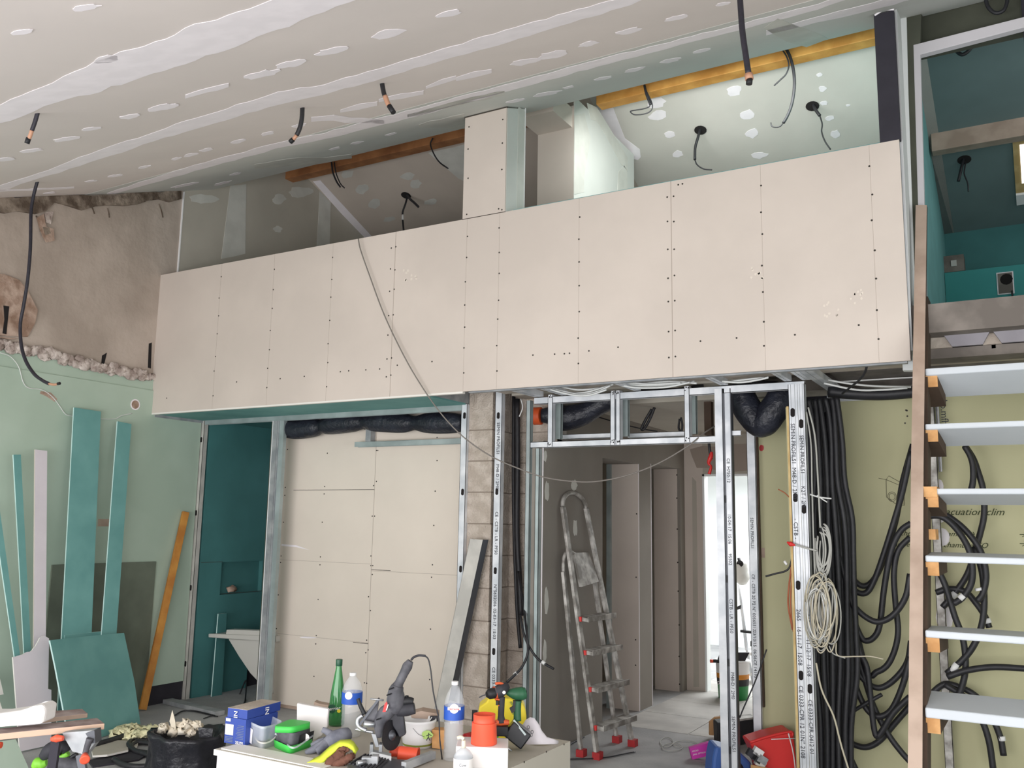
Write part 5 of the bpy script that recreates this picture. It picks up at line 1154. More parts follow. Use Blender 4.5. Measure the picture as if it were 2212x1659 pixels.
# stair room items
p = PY(2040, 560, 9.05); q2 = PY(2085, 590, 9.05)
bx = MB().box((p.x, 8.95, zt_ if False else q2.z+.0), (q2.x, 9.15, p.z), 'concrete_dark').build('ledge_box', label='small grey and white carton on the teal ledge high beyond the frame', cat='box')
MB().box((p.x+.06, 8.94, q2.z+.05), (q2.x-.06, 8.95, p.z-.05), 'basin').build('front_label', parent=bx)
MB().tube(pts([(2028, 662), (2032, 672), (2033, 680)], Y=6.9), .012, 'cable', n=6).build('wire', label='short black wire end at the foot of the teal side wall above the landing', cat='wire')
MB().tube([PY(2186, 628, 8.86), PY(2188, 645, 8.85), PY(2194, 658, 8.85)], .008, 'cable', n=6).build('wire', label='thin wire hanging from the square recess in the teal ledge wall', cat='wire')
# ------------------------------------------------------------------ work table and what lies on it
TZ = .68
def T_(x, y, z=TZ): return PZ(x, y, z)
fl = T_(466, 1618); br = T_(1226, 1600)
TB = thing('work_table', ((fl.x+br.x)/2, (fl.y+br.y)/2, 0), 'improvised box-shaped work table of pale boards crowded with tools and bottles', 'table')
MB().box((fl.x, fl.y, TZ-.018), (br.x, br.y, TZ), 'board_grey').build('table_top', parent=TB)
MB().box((fl.x-.004, fl.y-.006, TZ-.022), (fl.x+.75, fl.y+.05, TZ-.0005), 'board_edge').box((fl.x+.02, fl.y+.01, TZ-.0004), (fl.x+.55, fl.y+.10, TZ+.004), 'board_edge').build('edge_board', parent=TB)
MB().box((fl.x, fl.y+.01, 0), (br.x-.02, fl.y+.03, TZ-.02), 'gypsum_white').build('front_panel', parent=TB)
MB().box((fl.x, fl.y+.03, 0), (fl.x+.018, br.y, TZ-.02), 'wood_end').build('side_panel', parent=TB)
o = MB().box((br.x+.0005, fl.y+.03, 0), (br.x+.013, br.y, TZ-.0005), 'board_grey')
for x, y in [(1218, 1608), (1180, 1624), (1132, 1646)]: o.disc(PX(x, y, br.x+.0125), (1, 0, 0), .004, 'screw', n=6)
o.build('side_panel', parent=TB)
def fset(o, rgb): return o
# blue cartons
def carton(c, l, depth, z0, h, m, mtop=None):
    u = l-c; w = Vector((-u.y, u.x, 0)).normalized()*depth
    if w.dot(Kd) < 0: w = -w
    b = MB(); z0 = Vector((0, 0, z0)); H_ = UP*h
    base = [c, l, l+w, c+w]
    b.hexa([p+z0 for p in base]+[p+z0+H_ for p in base], m)
    if mtop: b.hexa([p+z0+H_ for p in base]+[p+z0+H_+UP*.001 for p in base], mtop)
    return b, u.normalized(), w.normalized()
c = T_(528.5, 1611.5); l = T_(484, 1604); s = mpp(c)
b, u, w = carton(c, l, .19, 0, 54*s, 'blue')
cb = b.build('blue_carton', label='upright dark blue carton at the left front corner of the work table', cat='carton')
f = lambda a, h_: c+(-u)*(-a)*1.0+UP*h_   # a metres along the left face from the corner
L_ = (l-c).length; nrm = -w
t = MB(); P0 = l+nrm*.001; ex = -u
def patch(x0, x1, z0, z1, m): t.prism([P0+ex*x0*L_+UP*z0*s, P0+ex*x1*L_+UP*z0*s, P0+ex*x1*L_+UP*z1*s, P0+ex*x0*L_+UP*z1*s], nrm*.0006, m)
patch(.03, .42, 18, 40, 'paper'); patch(.04, .26, 46, 52, 'paper')
for k in range(9): patch(.55+.04*(k % 3), .92, 12+k*3.4, 12.8+k*3.4, 'ink_grey')
for k in range(4): patch(.05, .42, 4+k*3, 5+k*3, 'ink_grey')
t.text('20LPM', 8*s, P0+ex*.55*L_+UP*2*s+nrm*.001, ex, UP, 'paper'); t.build('print', parent=cb)
b, u2, w2 = carton(c+w*.004+UP*0, l+u*(-.01), .21, 54*s+.001, 19*s, 'blue', 'concrete')
cb2 = b.build('blue_carton', label='dusty-topped dark blue carton lying across the upright one', cat='carton')
t = MB(); t.text('NI', 15*s, P0+ex*.42*L_+UP*(70*s)+nrm*.002, -UP, ex, 'paper'); t.text('IN', 17*s, c+ -ex*(-.001)+w*.11+UP*(71*s)+ex*.001, -UP, w, 'paper'); t.build('print', parent=cb2)
# plastic pots
def loft(mb, A, B, m, rnd_=.22, n=5, bottom=True):
    def rq(Q):
        out = []
        for i in range(4):
            p, a_, b_ = Q[i], Q[i-1], Q[(i+1) % 4]
            for k in range(n):
                t_ = k/(n-1); q0 = p+(a_-p)*rnd_*(1-t_); q1 = p+(b_-p)*rnd_*t_; out.append(p+((q0-p)*(1-t_)+(q1-p)*t_))
        return out
    a, b = rq(A), rq(B); N = len(a)
    mb.add(a+b, [(i, (i+1) % N, N+(i+1) % N, N+i) for i in range(N)], m, True)
    if bottom: mb.add(a, [tuple(reversed(range(N)))], m)
    return b
A = [T_(531, 1604), T_(565, 1620), T_(605, 1607), T_(570, 1593)]; s = mpp(A[1]); h = 47*s
Bq = [T_(534.5, 1556, TZ+h), T_(567, 1571, TZ+h), T_(612, 1559, TZ+h), T_(583, 1545, TZ+h)]
m = MB(); loft(m, A, Bq, 'plastic_clear'); q_ = [p-UP*.008 for p in Bq]; cen = sum(Bq, Vector())/4
loft(m, [cen+(p-cen)*1.03 for p in q_], [cen+(p-cen)*1.03 for p in Bq], 'plastic_clear', bottom=False)
pot = m.build('clear_pot', label='empty translucent square plastic pot between blue carton and green-lidded pot', cat='pot')
m = MB(); m.tube([Bq[0]-UP*.03-Kd*.006, PV(548, 1590, A[0]), PV(562, 1604, A[1], -.004), PV(585, 1601, A[1], .02), Bq[2]-UP*.03], .0035, 'basin', n=6).build('handle', parent=pot)
e0, e1 = lrp(A[0], A[1], .04), lrp(A[0], A[1], .38); g0, g1 = lrp(Bq[0], Bq[1], .04), lrp(Bq[0], Bq[1], .42)
m = MB(); m.prism([lrp(e0, g0, .12)-Kd*.004, lrp(e1, g1, .08)-Kd*.004, lrp(e1, g1, .72)-Kd*.004, lrp(e0, g0, .8)-Kd*.004], -Kd*.0006, 'paper').build('front_label', parent=pot)
A = [T_(590, 1612), T_(626, 1629), T_(676, 1611), T_(636, 1597)]; s = mpp(A[1]); h = 46*s
Bq = [T_(591, 1578, TZ+h-.01), T_(633, 1585, TZ+h-.01), T_(674, 1571, TZ+h-.01), T_(632, 1564, TZ+h-.01)]
A2 = [p+UP*.012 for p in A]
m = MB(); top_ = loft(m, A2, Bq, 'tool_grey'); pot = m.build('lidded_pot', label='grey translucent pot with bright green lid, standing on a green tray', cat='pot')
Lq = [T_(589.5, 1569, TZ+h+8*s), T_(634, 1570, TZ+h+8*s), T_(675, 1559, TZ+h+8*s), T_(627, 1553, TZ+h+8*s)]
m = MB(); lo_ = [p-UP*13*s for p in Lq]; t2 = loft(m, lo_, Lq, 'green_lid'); m.add(t2, [tuple(range(len(t2)))], 'green_lid')
m.build('lid', parent=pot)
m = MB(); loft(m, [p+(p-sum(A, Vector())/4)*.06 for p in A], [p+(p-sum(A, Vector())/4)*.10+UP*.03 for p in A], 'green_lid'); m.build('tray', parent=pot)
m = MB(); P0 = lrp(A2[1], A2[2], .34)-Kd*.006; P1 = lrp(A2[1], A2[2], .97)-Kd*.006; H_ = (Bq[1]-A2[1])*.74
m.prism([P0+H_*.2, P1+H_*.2, P1+H_*1.05, P0+H_*1.05], -Kd*.0006, 'black'); cc = lrp(P0, P1, .45)+H_*.7
m.disc(cc-Kd*.0015, Kd, 8*s, 'paper', n=16, t=.0006); m.build('front_label', parent=pot)
MB().tube([Bq[0]-UP*.012-Kd*.005+Rd*.01, PV(612, 1596, A[0], -.01), PV(626, 1613, A[1], -.008), PV(642, 1613, A[1], -.006), lrp(A2[1], A2[2], 1)+UP*.03-Kd*.01], .004, 'plastic_clear', n=6).build('handle', parent=pot)
# white bag
b0 = T_(672, 1600)
MB().prism([PV(x, y, b0, .02) for x, y in [(641, 1519), (660, 1523), (710, 1532), (708, 1552), (707, 1570), (694, 1590), (676, 1602), (640, 1592)]], Kd*.03, 'paper').build('white_paper_bag', label='flat white paper bag standing behind the green-lidded pot', cat='bag', bevel=.006)
b0 = T_(700, 1560)
MB().prism([PV(x, y, b0, .1) for x, y in [(679, 1516), (690, 1520), (709, 1523), (709, 1545), (675, 1545)]], Kd*.05, 'wood_brown').build('cardboard_piece', label='brown cardboard corner between white paper bag and green bottle', cat='cardboard')
# bottles
def bottle(name, label, base, hpx, prof, m, cap, capn=2, bands=()):
    s = mpp(base); root = thing(name, base, label, 'bottle')
    body = [(r*s, (z*hpx)*s) for r, z in prof]
    MB().lathe(base, body, m, n=28, cap=True).build('body', parent=root)
    r, z0, z1, cm = cap; MB().lathe(base, [(r*s, z0*hpx*s), (r*s, z1*hpx*s)], cm, n=18).build('cap', parent=root, bevel=.0008)
    for (r, z0, z1, bm) in bands:
        MB().lathe(base, [(r*s, z0*hpx*s), (r*s, z1*hpx*s)], bm, n=28, cap=False).build('label_band', parent=root)
    return root, s
b0 = T_(726.5, 1567); rt, s = bottle('green_bottle', 'slim green sparkling water bottle with dark green cap', b0, 138, [(13, 0), (17, .02), (17.3, .12), (17, .32), (15, .48), (11, .66), (7.4, .82), (6, .89), (6, .93)], 'bottle_green', (7.2, .90, 1.0, 'bottle_cap_green'))
m = MB(); q = PV(713, 1547, b0, -17.6*s)
m.disc(PV(717, 1531, b0, -17.8*s), Kd, 9*s, 'bottle_cap_green', n=16, t=.001); m.text('errier', 10*s, PV(711, 1535, b0, -18.6*s), Rd+UP*.12, UP, 'paper', shear=.2); m.disc(PV(732, 1536, b0, -17.2*s), Kd, 4*s, 'yellow', n=8, t=.0006)
m.build('label_print', parent=rt)
def ribbed(r, h0, h1, n): return [(r*(1 if k % 2 else .93), h0+(h1-h0)*k/n) for k in range(n+1)]
wp = [(18, 0), (21.5, .015)]+ribbed(21.8, .03, .50, 14)+[(21.6, .54), (22, .68), (21.5, .74), (17, .84), (8, .935), (6.5, .955), (6.5, .97)]
b0 = T_(757, 1590); rt, s = bottle('water_bottle', 'clear ribbed plastic water bottle beside the green bottle', b0, 132, wp, 'bottle_clear', (7.4, .955, 1.0, 'white'), bands=[(22.5, .52, .70, 'label_blue')])
m = MB(); m.disc(PV(753, 1503, b0, -23*s), Kd, 8*s, 'paper', n=16, t=.0008); m.build('label_print', parent=rt)
b1 = T_(978.5, 1641); rt, s = bottle('water_bottle', 'clear ribbed plastic water bottle beside the orange cups', b1, 163, wp, 'bottle_clear', (7.4, .955, 1.0, 'white'), bands=[(22.5, .52, .69, 'label_blue')])
m = MB(); c_ = PV(981, 1531, b1, -23*s); m.disc(c_, Kd, 10*s, 'paper', n=18, t=.0008); m.box((0, 0, 0), (0.0001, .0001, .0001), 'paper') if False else None
m.prism([PV(x, y, b1, -23.4*s) for x, y in [(967, 1528), (995, 1528), (995, 1534), (967, 1534)]], -Kd*.0006, 'paper'); m.text('CRISTALINE', 4.6*s, PV(968, 1533.5, b1, -24.2*s), Rd, UP, 'red_text'); m.build('label_print', parent=rt)
# gloves and cloth
def fingers(mb, segs, m, base):
    for lst, r_ in segs: mb.tube([PV(x, y, base, z) for x, y, z in lst], [v*mpp(base) for v in r_], m, n=10)
b0 = T_(700, 1622)
m = MB(); fingers(m, [([(752, 1585, .0), (740, 1590, -.02), (722, 1597, -.03), (706, 1606, -.03)], [14, 17, 18, 13]), ([(722, 1592, -.02), (706, 1580, -.02), (696, 1576, -.02)], [10, 7, 6]), ([(708, 1604, -.03), (690, 1612, -.04), (672, 1622, -.05), (662, 1628, -.05)], [11, 9, 8, 7]),
                     ([(706, 1606, -.04), (694, 1616, -.06), (684, 1624, -.07)], [10, 8, 7]), ([(704, 1600, -.01), (686, 1606, -.01), (674, 1612, -.01)], [9, 8, 7])], 'glove_grey', b0)
for k in range(len(m.v)): m.v[k].z = max(m.v[k].z, TZ+.002)
m.build('work_glove', label='dusty grey work glove lying before the green-lidded pot', cat='glove')
b0 = T_(715, 1652)
m = MB(); n_ = 16
U_ = dens([(657, 1648), (690, 1632), (712, 1612), (735, 1598), (757, 1597), (772, 1607), (775, 1618)], 9, 0); Lw = dens([(660, 1650), (700, 1648), (716, 1634), (732, 1616), (750, 1614), (762, 1622), (764, 1634)], 9, 0)
N = min(len(U_), len(Lw)); 
def res_(L, N): return [L[int(i*(len(L)-1)/(N-1))] for i in range(N)]
U_, Lw = res_(U_, 14), res_(Lw, 14); rows = []
for j in range(5):
    f_ = j/4; rows.append([PV(u[0]*(1-f_)+l_[0]*f_, u[1]*(1-f_)+l_[1]*f_, b0, .02+.05*(1-f_)-.03*math.sin(f_*3.1)+.006*math.sin(i*1.7+j)) for i, (u, l_) in enumerate(zip(U_, Lw))])
vs = [p for r_ in rows for p in r_]; fs = [(j*14+i, j*14+i+1, (j+1)*14+i+1, (j+1)*14+i) for j in range(4) for i in range(13)]
m.add(vs, fs, 'glove_yellow', True); gl = m.build('yellow_cloth', label='crumpled bright yellow safety cloth arched over a brown rag at the front of the table', cat='cloth')
sm_ = gl.modifiers.new('thick', 'SOLIDIFY'); sm_.thickness = .006
m = MB(); fingers(m, [([(704, 1655, -.0), (718, 1645, .0), (735, 1632, .01), (742, 1622, .02)], [7, 12, 12, 6]), ([(722, 1655, -.01), (740, 1645, -.01), (757, 1636, -.01), (764, 1632, 0)], [8, 10, 8, 5]), ([(728, 1625, .02), (742, 1618, .02), (752, 1622, .02)], [6, 8, 5])], 'rag', b0)
m.jitter(.004, 8); m.build('brown_rag', label='brown leather rag tucked under the yellow cloth', cat='rag')
# ---- grinder on its cutting stand
b0 = T_(832, 1642); s = mpp(b0); g = lambda x, y, z=0: PV(760+x/6.405, 1400+y/6.405, b0, z*s)
GR = thing('cutting_stand', b0, 'grey angle grinder mounted on an aluminium cutting stand in the middle of the work table', 'power tool')
MB().tube([g(812, 178), g(770, 250), g(720, 350), g(655, 480), g(625, 545)], [7*s, 11.5*s, 10*s, 10*s, 14*s], 'tool_grey', n=16).build('grinder_handle', parent=GR)
MB().tube([g(640, 520), g(612, 600), g(608, 700), g(600, 800), g(560, 880)], [13*s, 17.5*s, 20*s, 19*s, 14*s], 'tool_grey', n=18).build('motor_housing', parent=GR)
MB().tube([g(560, 830), g(470, 900), g(400, 1000), g(385, 1120), g(395, 1230)], [14*s, 17*s, 14*s, 12*s, 8*s], 'tool_grey', n=14).build('gear_head', parent=GR)
m = MB()
for x, y in [(548, 558), (515, 640), (372, 980)]: m.bar(g(x-35, y+14, -18), g(x+35, y-12, -18), 2*s, 2*s, 'black')
m.build('vent_slot', parent=GR)
m = MB(); m.prism([g(x, y, -20) for x, y in [(425, 885), (455, 770), (480, 740), (492, 765), (470, 880)]], Kd*.002, 'red'); m.prism([g(x, y, -21) for x, y in [(470, 865), (495, 780), (508, 780), (485, 860)]], Kd*.001, 'paper'); m.build('badge', parent=GR, label='red and white badge')
MB().tube([g(640, 850, 4), g(760, 850, 2), g(870, 830, 2)], [15*s, 14*s, 12*s], 'black_soft', n=14).build('rear_cover', parent=GR)
MB().tube([g(700, 740, 2), g(790, 730, 2), g(850, 740, 2)], [11*s, 9*s, 7*s], 'black', n=10).box(tuple(g(735, 700)), tuple(g(735, 700)+Vector((.01, .01, .012))), 'black').build('side_switch', parent=GR)
na = (Rd*.82-Kd*.55+UP*.12).normalized(); dc = g(545, 1205, -8)
MB().lathe(dc, [(31*s, 0), (31*s, .003)], 'black_shiny', n=36, axis=na, sm=False).build('cutting_disc', parent=GR)
MB().lathe(dc+na*.003, [(11*s, 0), (11*s, .003), (6*s, .006), (6*s, .012), (2*s, .014)], 'steel_dark', n=18, axis=na).build('flange', parent=GR)
MB().prism([g(x, y, -3) for x, y in [(478, 980), (560, 880), (640, 850), (705, 880), (722, 1010), (745, 1195), (700, 1225), (655, 1235), (620, 1160), (560, 1070), (500, 1020)]], Kd*.03, 'black_soft').build('guard', parent=GR, bevel=.004)
MB().tube([g(820, 165), g(860, 125), g(930, 102), g(1020, 108)], 2.6*s, 'black_soft', n=8).build('cord_sleeve', parent=GR)
MB().tube([g(1010, 105), g(1060, 160), g(1095, 330), g(1120, 560), g(1165, 800), g(1205, 1000), g(1216, 1250), g(1235, 1420, -10), T_(955, 1640)], 1.7*s, 'cable', n=8).build('cord', parent=GR)
m = MB(); m.bar(g(375, 700, 4), g(110, 1060, 4), .02, 5*s, 'steel_dark', side=Kd); m.prism([g(x, y, 6) for x, y in [(380, 690), (190, 900), (150, 1060), (340, 1080), (350, 900)]], Kd*.012, 'tool_grey'); m.build('arm', parent=GR)
MB().tube([g(255, 702), g(440, 722)], 2*s, 'steel', n=8).build('pivot_bolt', parent=GR)
MB().tube([g(85, 700), g(120, 800), g(175, 915)], [4*s, 4.6*s, 4.6*s], 'black', n=10).build('lever_grip', parent=GR)
MB().tube([g(170, 1045, -6), g(320, 1060, -6)], [7.5*s, 5.5*s], 'steel', n=14).build('clamp_sleeve', parent=GR)
MB().tube([g(150, 930), g(90, 980), g(80, 1060), g(130, 1110), g(200, 1140)], 5*s, 'steel', n=8).build('bracket', parent=GR)
MB().tube([g(50, 1122), g(180, 1145), g(300, 1165)], 3.2*s, 'steel', n=10).build('bracket_shaft', parent=GR)
MB().prism([g(x, y) for x, y in [(270, 1185), (330, 1195), (375, 1370), (330, 1370)]], Kd*.02, 'galv_dull').build('upright', parent=GR)
m = MB()
for x in (275, 400): m.obox(g(x, 1390), Rd*3.6*s, Kd*.008, UP*9*s, 'galv_dull'); m.obox(g(x, 1325), Rd*2.6*s, Kd*.006, UP*3*s, 'black')
m.build('vise_post', parent=GR)
pz = lambda x, y, dz=0: T_(760+x/6.405, 1400+y/6.405, TZ+.02)+UP*dz
MB().prism([pz(240, 1465, .012), pz(545, 1540, .012), pz(545, 1500, .012), pz(270, 1440, .012)], -UP*.02, 'galv_dull').prism([pz(240, 1470, .012), pz(545, 1545, .012), pz(545, 1570, -.01), pz(240, 1495, -.01)], Kd*.003, 'galv').build('fence', parent=GR)
q = [pz(-60, 1600), pz(180, 1470), pz(790, 1560), pz(620, 1760), pz(0, 1900)]
MB().prism(q, -UP*.018, 'steel_dark').build('base_plate', parent=GR)
m = MB()
for k in range(9):
    a_, b_ = lrp(q[1], q[2], .02+k*.07), lrp(q[0], q[3], .05+k*.07); m.bar(a_+UP*.002, b_+UP*.002, .006, .004, 'black_soft', side=Rd)
m.build('ridge', parent=GR)
m = MB(); m.obox(pz(250, 1600, .012), Rd*.03, Kd*.012, UP*.012, 'galv_dull'); m.tube([pz(70, 1640, .012), pz(190, 1620, .012)], .009, 'steel', n=10); m.obox(pz(320, 1590, .014), Rd*.012, Kd*.02, UP*.014, 'galv_dull'); m.build('vise', parent=GR)
# rail piece
a_, b_ = T_(872, 1655, TZ+.02), T_(936, 1630, TZ+.02)
MB().bar(a_, b_, .022, .028, 'galv_dull', side=Rd).build('rail_offcut', label='short grey U-shaped steel rail piece right of the cutting stand', cat='rail')
# white tub
b0 = T_(902, 1612); s = mpp(b0)
m = MB(); m.lathe(b0, [(31*s, 0, 'white'), (32*s, 5*s, 'olive_band'), (32.5*s, 9*s, 'white'), (37.5*s, 50*s, 'white'), (39.5*s, 53*s, 'white'), (39*s, 57*s, 'white'), (37*s, 57*s, 'white'), (35*s, 45*s, 'white'), (33*s, 20*s, 'white'), (.001, 18*s, 'white')], 'white', n=32)
tb = m.build('white_tub', label='open white tub with olive band and small figure print behind the cutting disc', cat='tub')
m = MB(); m.prism(blob(922, 1587, 24, 18, 0, lambda x, y: PV(x, y, b0, -36*s), n=12), -Kd*.0006, 'leaf_green')
m.tube([PV(892, 1573, b0, -36.5*s), PV(904, 1586, b0, -36.5*s), PV(918, 1592, b0, -36.6*s)], .4*s, 'ink', n=5)
for l_ in [[(926, 1584), (925, 1592), (921, 1600)], [(925, 1592), (929, 1600)], [(926, 1586), (932, 1589)], [(926, 1587), (921, 1590)], [(926, 1583), (926, 1586)]]: m.tube([PV(x, y, b0, -37*s) for x, y in l_], .8*s, 'ink', n=5, path=False)
m.build('print', parent=tb)
m = MB(); m.tube([PV(925, 1562, b0, .0), PV(933, 1549, b0, 0)], .9*s, 'paper', n=6); m.obox(PV(938, 1552, b0, .02), Rd*9*s, Kd*.01, UP*5*s, 'black_soft'); m.build('putty_knife', label='black tool and pale handle sticking out of the white tub', cat='tool')
MB().prism([PV(x, y, b0, .06) for x, y in [(880, 1544), (910, 1536), (946, 1542), (946, 1555), (880, 1550)]], Kd*.08, 'wood_brown').build('brown_box', label='brown flat box behind the white tub', cat='box')
b0 = T_(945, 1619); MB().prism([PV(x, y, b0, 0) for x, y in [(933, 1577), (960, 1578), (960, 1620), (933, 1616)]], Kd*.06, 'wood_end').build('wood_block', label='pale wooden block between white tub and clear bottle', cat='block', bevel=.002)
# orange cups lying
b0 = T_(875, 1640); s = mpp(b0)
o = MB().lathe(PV(862, 1627, b0, .02), [(15*s, 0), (15.5*s, .004), (14.5*s, 40*s), (16*s, 43*s), (13*s, 43*s), (12.5*s, 10*s)], 'orange', n=22, axis=(Rd*1-UP*.04-Kd*.15)).build('orange_cup', label='orange plastic cup lying on its side behind the cutting stand base', cat='cup')
o = MB().lathe(PV(842, 1624, b0, .05), [(10*s, 0), (11*s, .01), (13*s, 22*s), (13.5*s, 24*s)], 'orange', n=20, axis=(Rd*.9-UP*.1+Kd*.2)).build('orange_cup', label='second orange plastic cup partly hidden by the cutting disc', cat='cup')
# white box with stacked orange cups, soap
b0 = T_(1045, 1662); s = mpp(b0)
lft = b0-Rd*62*s+Kd*.02; rgt = b0+Rd*52*s-Kd*.0
MB().hexa([lft, rgt, rgt+Kd*.16+Rd*.0, lft+Kd*.16]+[p+UP*44*s for p in (lft, rgt, rgt+Kd*.16, lft+Kd*.16)], 'paper').build('white_box', label='low white carton at the front edge carrying the orange cups', cat='carton', bevel=.003)
c0 = b0+UP*44*s+Kd*.07
c0 = PV(1045, 1612, b0, .07); c0.z = b0.z+44*s
s2 = mpp(c0)
cu = MB().lathe(c0, [(28*s2, 0), (28.5*s2, 2*s2), (26.5*s2, 42*s2), (27*s2, 44*s2), (25*s2, 44*s2)], 'orange', n=28).build('orange_cup', label='larger orange plastic cup standing on the white carton', cat='cup')
MB().lathe(c0+UP*30*s2, [(23*s2, 0), (24*s2, 31*s2), (23*s2, 31*s2), (21*s2, 4*s2), (.001, 3*s2)], 'orange', n=28).build('orange_cup', label='orange plastic cup nested on top of the larger standing one', cat='cup')
b4 = T_(1000, 1668); s = mpp(b4)
sp_ = thing('soap_bottle', b4, 'milky soap dispenser bottle with cream pump left of the white carton', 'bottle')
MB().lathe(b4, [(20*s, 0), (21*s, 3*s), (21*s, 34*s), (14*s, 44*s), (6*s, 50*s)], 'plastic_clear', n=24).build('body', parent=sp_); MB().lathe(b4, [(5*s, 50*s), (4.5*s, 66*s)], 'crumple', n=12).build('pump', parent=sp_)
MB().tube([b4+UP*68*s, b4+UP*72*s-Rd*6*s, b4+UP*70*s-Rd*14*s], 4*s, 'crumple', n=8).build('nozzle', parent=sp_)
m = MB(); m.lathe(b4, [(21.4*s, 6*s), (21.4*s, 30*s)], 'paper', n=24, cap=False); m.text('Cow', 8*s, b4+UP*17*s-Kd*22*s-Rd*8*s, Rd, UP, 'ink_grey'); m.build('front_label', parent=sp_)
# drills
b0 = T_(1085, 1622); s = mpp(b0); g = lambda x, y, z=0: PV(940+x/7.373, 1440+y/7.373, b0, z*s)
DR = thing('cordless_drill', b0, 'black and orange cordless drill with bit standing on its battery', 'power tool')
MB().tube([g(700, 492, -14), g(760, 462, -12), g(810, 448, -10)], 1.4*s, 'steel_dark', n=6).build('drill_bit', parent=DR)
ch = g(820, 445, -10); ax = (g(960, 415, 0)-ch).normalized()
MB().lathe(ch, [(6*s, 0), (11*s, 6*s), (11.5*s, 16*s), (11*s, 20*s)], 'black', n=18, axis=ax).build('chuck', parent=DR)
MB().lathe(ch+ax*19*s, [(13*s, 0), (13.4*s, 3*s), (13*s, 5*s)], 'orange_tool', n=20, axis=ax).build('collar', parent=DR)
MB().tube([ch+ax*22*s, g(1040, 385, 2), g(1110, 330, 10), g(1150, 300, 14)], [13*s, 14*s, 11*s, 8*s], 'black_soft', n=16).build('housing', parent=DR)
MB().tube([g(960, 270, -2), g(1040, 265, 2), g(1110, 300, 8), g(1160, 320, 12)], 3*s, 'orange_tool', n=8).build('trim', parent=DR)
MB().disc(g(1097, 412, -14), Kd, 3.6*s, 'paper', n=12).build('side_button', parent=DR)
MB().tube([g(1060, 480, 4), g(1055, 620, 3), g(1050, 780, 3), g(1055, 890, 3)], [7.5*s, 7*s, 7*s, 10*s], 'black_soft', n=14).build('grip', parent=DR)
MB().tube([g(950, 520, 0), g(1030, 530, 0), g(1045, 590, 0), g(1010, 625, 0)], 2.2*s, 'orange_tool', n=8).build('trigger_guard', parent=DR); MB().obox(g(985, 575, 0), Rd*2.6*s, Kd*.008, UP*4.5*s, 'black').build('trigger', parent=DR)
MB().tube([g(925, 900, 2), g(1050, 885, 2), g(1180, 890, 2)], [5*s, 8*s, 5*s], 'orange_tool', n=10).build('foot_band', parent=DR)
MB().obox(g(1060, 1010, 4), Rd*14*s, Kd*.03, UP*10*s, 'black').build('battery', parent=DR, bevel=.004)
ID = thing('impact_driver', T_(1115, 1612), 'dark green cordless impact driver lying against its big black battery', 'power tool')
MB().tube([g(1130, 410, 14), g(1200, 420, 16), g(1280, 430, 20), g(1380, 430, 24), g(1440, 420, 26)], [4*s, 9*s, 13*s, 14.5*s, 12*s], 'green_tool', n=16).build('housing', parent=ID)
MB().lathe(g(1165, 415, 12), [(3*s, 0), (6*s, 3*s), (8*s, 6*s)], 'alu_dirty', n=14, axis=(g(1300, 430, 22)-g(1165, 415, 12))).build('nose', parent=ID)
MB().tube([g(1320, 540, 22), g(1310, 700, 22), g(1310, 860, 22)], [8*s, 8*s, 9*s], 'green_tool', n=12).build('grip', parent=ID)
MB().prism([g(x, y, 16) for x, y in [(1240, 545), (1290, 550), (1290, 700), (1220, 745), (1185, 670), (1235, 640)]], Kd*.02, 'black').build('trigger', parent=ID)
MB().obox(g(1310, 1070, 12), (Rd*.8-UP*.6)*24*s, Kd*.035, (Rd*.6+UP*.8)*19*s, 'black_shiny').build('battery', parent=ID, bevel=.006)
MB().bar(g(1250, 850, -2), g(1440, 1090, -8), 4*s, 3*s, 'galv_green', side=Rd).build('battery_rail', parent=ID)
MB().tube([g(1110, 1265, -8), g(1220, 1345, -10)], 1.8*s, 'steel', n=8).ball(g(1292, 1400, -12), 2.4*s, 'steel', n=6).build('socket_bit', label='shiny screwdriver bit and ball lying at the right edge of the table', cat='bit')
MB().prism([g(x, y, 20) for x, y in [(955, 1060), (1020, 1060), (1010, 1130), (960, 1140)]], Kd*.02, 'green_lid').build('green_clip', label='small green plastic piece behind the orange cups', cat='clip')
# yellow jerrycan
b0 = T_(1085, 1600); g2 = lambda x, y, z=0: PV(940+x/7.373, 1440+y/7.373, b0, z)
jc = MB().prism([g2(x, y, .05) for x, y in [(690, 700), (700, 640), (820, 560), (840, 505), (1000, 500), (1200, 510), (1300, 560), (1390, 575), (1430, 660), (1455, 800), (1450, 1000), (1440, 1180), (690, 1180)]], Kd*.12, 'yellow').build('yellow_canister', label='yellow plastic canister standing behind the two cordless tools', cat='canister', bevel=.012)
MB().tube([g2(1200, 560, .045), g2(1245, 640, .045), g2(1240, 760, .045)], .004, 'olive_band', n=6).build('moulded_rib', parent=jc)
MB().obox(g2(630, 790, .10), Rd*.012, Kd*.01, UP*.025, 'black').build('black_grip', label='black grip end showing left of the yellow canister', cat='grip')
MB().tube([T_(1003, 1597, TZ+.02), T_(1020, 1592, TZ+.02)], .022, 'red_dark', n=10).build('red_roll', label='dull red roll between clear bottle and orange cups', cat='roll')
